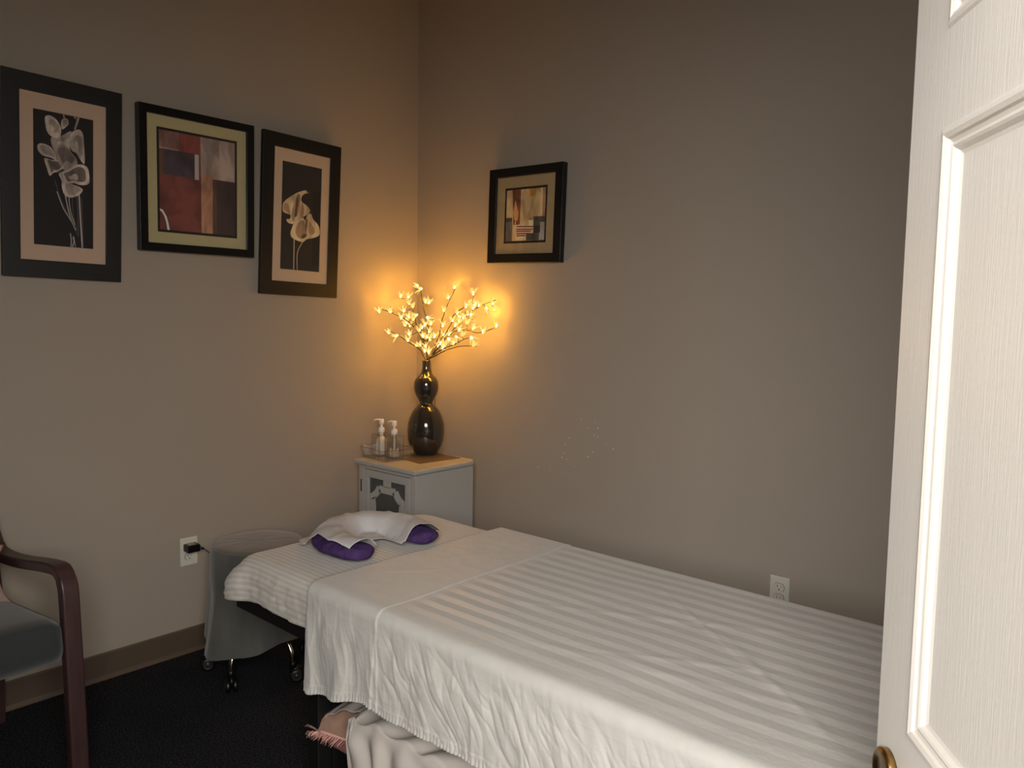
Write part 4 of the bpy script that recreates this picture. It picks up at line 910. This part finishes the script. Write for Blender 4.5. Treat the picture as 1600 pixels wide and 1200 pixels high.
def cover():
    poly = [(1.212,-1.318),(1.197,-1.206),(1.078,-1.188),(1.100,-1.119),(1.116,-1.113),(1.213,-1.112),(1.193,-1.037),(1.235,-.985),(1.12,-.93),(1.02,-.915),(.95,-.925),(.895,-1.02),(.90,-1.12),(.905,-1.21),(.93,-1.30),(.975,-1.325),(1.03,-1.300),(1.12,-1.325)]
    # densify edges
    E = []
    for i, p in enumerate(poly):
        q = poly[(i+1) % len(poly)]; L = math.hypot(q[0]-p[0], q[1]-p[1]); m = max(1, int(L/.006))
        for k in range(m): E.append((p[0]+(q[0]-p[0])*k/m, p[1]+(q[1]-p[1])*k/m))
    def inside(x, y, P=poly):
        c = False; j = len(P)-1
        for i in range(len(P)):
            if (P[i][1] > y) != (P[j][1] > y) and x < (P[j][0]-P[i][0])*(y-P[i][1])/(P[j][1]-P[i][1])+P[i][0]: c = not c
            j = i
        return c
    pts = [Vector(p) for p in E]; ne = len(E); g = .007
    x = .89
    while x < 1.26:
        y = -1.33
        while y < -.91:
            if inside(x, y) and min((x-e[0])**2+(y-e[1])**2 for e in E) > .00002: pts.append(Vector((x+random.uniform(-.0005, .0005), y)))
            y += g
        x += g
    res = delaunay_2d_cdt(pts, [], [list(range(ne))], 1, 1e-6)
    vs = []
    def hgt(x, y):
        # cloth bridges gaps: average over a small neighbourhood, biased up
        s = 0; m = 0
        for dx, dy in ((0, 0), (.015, 0), (-.015, 0), (0, .015), (0, -.015)):
            h_ = cush_h(x+dx, y+dy); s += h_; m = max(m, h_)
        return max(cush_h(x, y), .5*s/5+.5*m)
    for v in res[0]:
        h_ = hgt(v.x, v.y); z = .668+.051*h_+.004*nz(v.x*16, v.y*16)+.005*(1-min(1, 3*abs(nz(v.x*13+v.y*7, v.y*9))))
        z = max(z, .664)
        vs.append((v.x, v.y, z))
    b = MB(); b.add(vs, [tuple(f) for f in res[2]], PAPER)
    o = b.build('face_cover', smooth=True, recalc=False)
    bm = bmesh.new(); bm.from_mesh(o.data)
    for f in bm.faces:
        if f.normal.z < 0: f.normal_flip()
    bm.to_mesh(o.data); bm.free()
    md = o.modifiers.new('solid', 'SOLIDIFY'); md.thickness = .0012; md.offset = 1
    return tag(o, 'thin white disposable face cover with pointed flaps over the purple cushion', 'cover')
cover()

# ------------------------------------------------------------------ stool
def stool():
    cx, cy = .345, -1.10; t = thing('rolling_stool', 'grey skirted round stool on chrome caster legs left of the bed', 'stool', (cx, cy, 0))
    r0 = .170; zt = .508
    b = MB(); n = 96; vs = []; fs = []
    prof = [(0, zt), (.06, zt+.001), (.11, zt), (.145, zt-.002), (.160, zt-.006), (.1665, zt-.014)]
    for r, z in prof:
        for j in range(n): a = 2*math.pi*j/n; vs.append((cx+r*math.cos(a), cy+r*math.sin(a), z+.002*nz(3*math.cos(a), 3*math.sin(a), r*30)))
    for i in range(len(prof)-1):
        for j in range(n): fs.append((i*n+j, i*n+(j+1) % n, (i+1)*n+(j+1) % n, (i+1)*n+j))
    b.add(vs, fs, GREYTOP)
    b.build('seat_cover', t, smooth=True)
    b = MB(); b.lathe([(.14, .42), (.158, .43), (.158, .49), (.14, .503)], (cx, cy, 0), TABLEV, 40); b.build('seat', t, smooth=True)
    b = MB(); K = 34; vs = []; fs = []
    for i in range(K):
        k = i/(K-1)
        for j in range(n):
            a = 2*math.pi*j/n; ca, sa = math.cos(a), math.sin(a)
            low = .150 + .030*math.cos(a-R(75)) + .018*nz(ca*1.5, sa*1.5, 4)+ (.03*math.exp(-((a-R(232))/.25)**2))
            z = (zt-.012)*(1-k)+low*k
            fold = smooth01(k*1.6)
            rr = r0*.972+.008*smooth01(k/.06)+.03*k + fold*(.011*math.sin(a*7+1.3*nz(ca, sa, k)*2)+.010*nz(ca*3, sa*3, k*.7)+.004*nz(ca*9, sa*9, k*2))
            vs.append((cx+rr*ca, cy+rr*sa, z))
    for i in range(K-1):
        for j in range(n): fs.append((i*n+j, i*n+(j+1) % n, (i+1)*n+(j+1) % n, (i+1)*n+j))
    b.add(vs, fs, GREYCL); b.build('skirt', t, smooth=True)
    b = MB(); b.tube([(cx+(r0-.0035)*math.cos(2*math.pi*j/60), cy+(r0-.0035)*math.sin(2*math.pi*j/60), zt-.012) for j in range(61)], .0022, GREYCL, 6); b.build('seam_piping', t, smooth=True)
    b = MB(); b.lathe([(.02, .14), (.025, .15), (.025, .2), (.014, .21), (.014, .43)], (cx, cy, 0), CHROME, 20); b.build('column', t, smooth=True)
    for k in range(5):
        a = R(-63+72*k); ca, sa = math.cos(a), math.sin(a); rr = .185
        P = catmull([(cx+.02*ca, cy+.02*sa, .175), (cx+.08*ca, cy+.08*sa, .178), (cx+.14*ca, cy+.14*sa, .16), (cx+rr*.96*ca, cy+rr*.96*sa, .11), (cx+rr*ca, cy+rr*sa, .068)], 5)
        b = MB(); b.tube(P, .0095, CHROME, 12); leg = b.build('leg', t, smooth=True)
        # caster: stem, hood and twin wheels
        px, py = cx+rr*ca, cy+rr*sa; al = a+R((40, 55, 30, 70, 20)[k]); u = Vector((math.cos(al), math.sin(al), 0)); v = Vector((-u.y, u.x, 0))
        wc = Vector((px, py, .0251))+u*.012
        Mx = Matrix((u, Vector((0, 0, 1)), v)).transposed().to_4x4()   # local z = axle
        b = MB(); b.lathe([(.012, .052), (.012, .07), (.008, .078)], (px, py, 0), BLKRUB, 14)
        for s in (-1, 1): b.lathe([(.018, s*.006), (.024, s*.007), (.025, s*.010), (.025, s*.018), (.022, s*.020)], wc, BLKRUB, 24, M=Mx)
        b.box((-.022, -.002, -.005), (.020, .034, .005), BLKRUB, Matrix.Translation(wc) @ Mx)
        cst = b.build('caster', leg, smooth=True)
        for s in (-1, 1):
            b = MB(); b.lathe([(.0185, s*.0195), (.0175, s*.0212), (.0155, s*.0212), (.0135, s*.0203), (.005, s*.0203), (.004, s*.023), (.0, s*.0235)], wc, GREYPL, 24, M=Mx, capb=False, capt=False)
            b.build('wheel_hub', leg, smooth=True)
stool()

# ------------------------------------------------------------------ armchair
def chair():
    t = thing('armchair', 'dark mahogany armchair with teal grey seat by the left wall', 'chair', (.4, -2.14, 0))
    yA, yB = -1.872, -2.42    # centre lines of the two arm frames
    def bent(path, w_, th):   # rectangular section swept in the xz plane
        P = [Vector((p[0], 0, p[1])) for p in path]; n = len(P); return P
    def armframe(y, nm):
        path = [(.695, 0), (.683, .25), (.668, .49), (.662, .57), (.655, .603), (.635, .629), (.60, .638), (.50, .627), (.38, .609), (.27, .597), (.19, .594), (.14, .604), (.10, .642), (.078, .70), (.065, .80), (.055, .90)]
        C = catmull([(x, 0, z) for x, z in path], 5); w_ = .046; b = MB(); vs = []; fs = []; n = len(C)
        for i, p in enumerate(C):
            tt = (C[min(i+1, n-1)]-C[max(i-1, 0)]).normalized(); nn = Vector((tt.z, 0, -tt.x))
            s = i/n; th = .034 if s < .30 else .030
            for (a, c) in ((1, -1), (1, 1), (-1, 1), (-1, -1)): vs.append((p.x+nn.x*th/2*a, y+c*w_/2, p.z+nn.z*th/2*a))
        for i in range(n-1):
            for j in range(4): fs.append((i*4+j, i*4+(j+1) % 4, (i+1)*4+(j+1) % 4, (i+1)*4+j))
        fs.append((3, 2, 1, 0)); fs.append(tuple((n-1)*4+j for j in range(4)))
        b.add(vs, fs, CHAIRW); b.build(nm, t, bevel=.006, seg=3, angle=50)
    armframe(yA, 'arm'); armframe(yB, 'arm')
    for y in (yA, yB):
        b = MB(); b.prism([(.055, 0), (.095, 0), (.125, .42), (.085, .62), (.062, .92), (.03, .92), (.048, .62), (.085, .42)], y-.02+(-.0), y+.02, CHAIRW)
        b.build('rear_leg', t, bevel=.004)
    for x in (.13, .60):
        b = MB(); b.box((x, yB+.015, .405), (x+.022, yA-.015, .44), CHAIRW); b.build('rail', t, bevel=.003)
    # domed seat
    b = MB(); NX, NY = 26, 26; x0, x1, y0, y1 = .12, .672, yB+.026, yA-.026; vs = []; fs = []
    def top(u, v):
        ex = min(u, 1-u); ey = min(v, 1-v)
        dome = .022*(1-(2*u-1)**4*.8)*(1-(2*v-1)**4*.7)
        edge = (1-smooth01((1-u)/.07))*.012 + (1-smooth01(ey/.04))*.006
        return .466+.042*u+dome*.8-edge
    for i in range(NX):
        for j in range(NY):
            u, v = i/(NX-1), j/(NY-1)
            vs.append((x0+(x1-x0)*u, y0+(y1-y0)*v, top(u, v)))
    for i in range(NX-1):
        for j in range(NY-1): fs.append((i*NY+j, (i+1)*NY+j, (i+1)*NY+j+1, i*NY+j+1))
    ring = [i*NY for i in range(NX)] + [(NX-1)*NY+j for j in range(1, NY)] + [i*NY+NY-1 for i in range(NX-2, -1, -1)] + [j for j in range(NY-2, 0, -1)]
    k0 = len(vs); m = len(ring)
    for z, ins in ((.430, -.004), (.396, .004)):
        for q in ring:
            p = vs[q]; sx = (p[0]-(x0+x1)/2)/((x1-x0)/2); sy = (p[1]-(y0+y1)/2)/((y1-y0)/2)
            vs.append((p[0]-(ins if abs(sx) > .99 else 0)*(1 if sx > 0 else -1)*1, p[1]-(ins*.5 if abs(sy) > .99 else 0)*(1 if sy > 0 else -1), z + .0*sx))
    for i in range(m):
        j = (i+1) % m
        fs.append((ring[i], k0+i, k0+j, ring[j])); fs.append((k0+i, k0+m+i, k0+m+j, k0+j))
    fs.append(tuple(k0+m+i for i in range(m)))
    b.add(vs, fs, CHAIRF); b.build('seat', t, smooth=True)
    # upholstered back
    b = MB(); b.prism([(.105, .50), (.145, .50), (.115, .70), (.100, .90), (.065, .90), (.075, .70)], yB+.024, yA-.024, CHAIRF); b.build('backrest', t, bevel=.012, seg=3)
    # stands a few degrees off square to the wall, pivoting on the visible front leg
    a = R(4); p = Vector((.66, yA, 0)); c0 = Vector(t.location)
    t.location = p + Matrix.Rotation(a, 3, 'Z') @ (c0-p) + Vector((-.004, .012, 0)); t.rotation_euler = (0, 0, a)
chair()
def pillow(name, label, cat, c, hx, hy, hz, rot, m, parent=None, piping=None, m2=None, seed=0, tips=.1):
    N = 24; vs = []; fs = []; b = MB()
    M = Matrix.Translation(c) @ Matrix.Rotation(rot[2], 4, 'Z') @ Matrix.Rotation(rot[1], 4, 'Y') @ Matrix.Rotation(rot[0], 4, 'X')
    for side in (1, -1):
        k0 = len(vs)
        for i in range(N+1):
            for j in range(N+1):
                u = 2*i/N-1; v = 2*j/N-1
                pin = 1-tips*(1-u*u)*abs(v)**3; pin2 = 1-tips*(1-v*v)*abs(u)**3
                th = ((1-abs(u)**2.6)*(1-abs(v)**2.6))**.55
                p = Vector((u*hx*pin2, v*hy*pin, side*hz*th*(1+.12*nz(u*2.2+seed, v*2.2, side))+.006*nz(u*4, v*4, seed)))
                vs.append(M @ p)
        f2 = []
        for i in range(N):
            for j in range(N):
                q = (k0+i*(N+1)+j, k0+(i+1)*(N+1)+j, k0+(i+1)*(N+1)+j+1, k0+i*(N+1)+j+1)
                f2.append(q if side > 0 else tuple(reversed(q)))
        fs.append((f2, m if side > 0 else (m2 or m)))
    b.v = [tuple(v) for v in vs]
    for f2, mm in fs:
        k = b.mi(mm)
        for f in f2: b.f.append(f); b.m.append(k)
    if parent is not None: return b.build(name, parent, smooth=True, recalc=False), M
    o = b.build(name, smooth=True, recalc=False)
    bm = bmesh.new(); bm.from_mesh(o.data); bmesh.ops.remove_doubles(bm, verts=bm.verts, dist=.0003); bm.to_mesh(o.data); bm.free()
    if label: tag(o, label, cat)
    return o, M
pillow('throw_pillow', 'faded pink throw pillow leaning on the armchair seat at the left edge', 'pillow', (.300, -2.062, .562), .095, .16, .05, (0, R(-108), R(2)), PINKCL, tips=.22)

# ------------------------------------------------------------------ bedding stored under the table
o, M = pillow('folded_towel', 'off white folded towel at the bottom of the pile under the bed', 'towel', (1.62, -1.30, .075), .26, .15, .085, (0, 0, 0), OFFW, tips=.02)
t = thing('fringed_cushion', 'salmon pink fringed cushion sticking out from under the bed sheet', 'cushion', (1.42, -1.315, .16))
o, M = pillow('cushion_body', None, None, (1.42, -1.318, .250), .235, .135, .080, (R(-6), R(-9), 0), PINK, parent=t, m2=PINKD, tips=.08, seed=3)
b = MB(); P = []
for k in range(81):
    a = 2*math.pi*k/80; c, s = math.cos(a), math.sin(a); u = math.copysign(abs(c)**.35, c); v = math.copysign(abs(s)**.35, s)
    P.append(M @ Vector((u*.235*(1-.08*(1-v*v)), v*.135*(1-.08*(1-u*u)), 0)))
b.tube(P, .0035, PIPING, 6); b.build('piping', t, smooth=True)
b = MB(); rf = random.Random(5)
for k in range(520):
    a = 2*math.pi*k/520; c, s = math.cos(a), math.sin(a); u = math.copysign(abs(c)**.35, c); v = math.copysign(abs(s)**.35, s)
    p = M @ Vector((u*.235*(1-.08*(1-v*v)), v*.135*(1-.08*(1-u*u)), 0)); d = (M.to_3x3() @ Vector((u, v, 0))).normalized()
    L = rf.uniform(.018, .030); q = p+d*L*.6+Vector((rf.uniform(-.004, .004), rf.uniform(-.004, .004), -.012)); r_ = p+d*L*.8+Vector((rf.uniform(-.006, .006), rf.uniform(-.006, .006), -.022))
    b.tube([p, q, r_], [.0013, .0011, .0006], PINKD if k % 2 else PIPING, 4)
fo = b.build('fringe', t, smooth=True); fo['kind'] = 'stuff'
def jersey():
    def fn(a, bb):
        # cloth thrown over the cushion: long axis along x, falls over the near side beyond the cushion end
        x = 1.222+.64*a
        L = .300+.22*smooth01((x-1.415)/.035)
        p = L*bb
        zt = .278+.42*min(x-1.22, .18)+.03*smooth01((x-1.36)/.2)-.055*(1-smooth01((x-1.215)/.06))
        top = .345
        if p < top: y = -1.13-p; z = zt - .020*smooth01((p-.24)/.10)-.0*p
        else: q_ = p-top; y = -1.13-top-.012*math.sin(min(1, q_/.06)*math.pi/2)-.03*q_; z = zt-.02-q_*.97
        g = (x-1.20)*.8+(p-.3)*.5
        fold = smooth01((p-.12)/.15)
        z += .006*math.sin(g*70+3*nz(a*4, bb*4))*fold*(p < top) + .006*nz(a*9, bb*7, 3)
        y += .009*math.sin((x-1.36)*60-(p-top)*14+2*nz(a*5, bb*3, 9))*smooth01((p-top)/.05) + .006*nz(a*14, bb*6, 7)*fold
        return Vector((x+.02*nz(bb*4, 3)*(1-a), y, z)), (a, bb)
    o = grid_obj('jersey_blanket', 130, 110, fn, GREYSH, thick=.003)
    return tag(o, 'pale grey rumpled cloth lying on the pink cushion under the bed', 'blanket')
jersey()
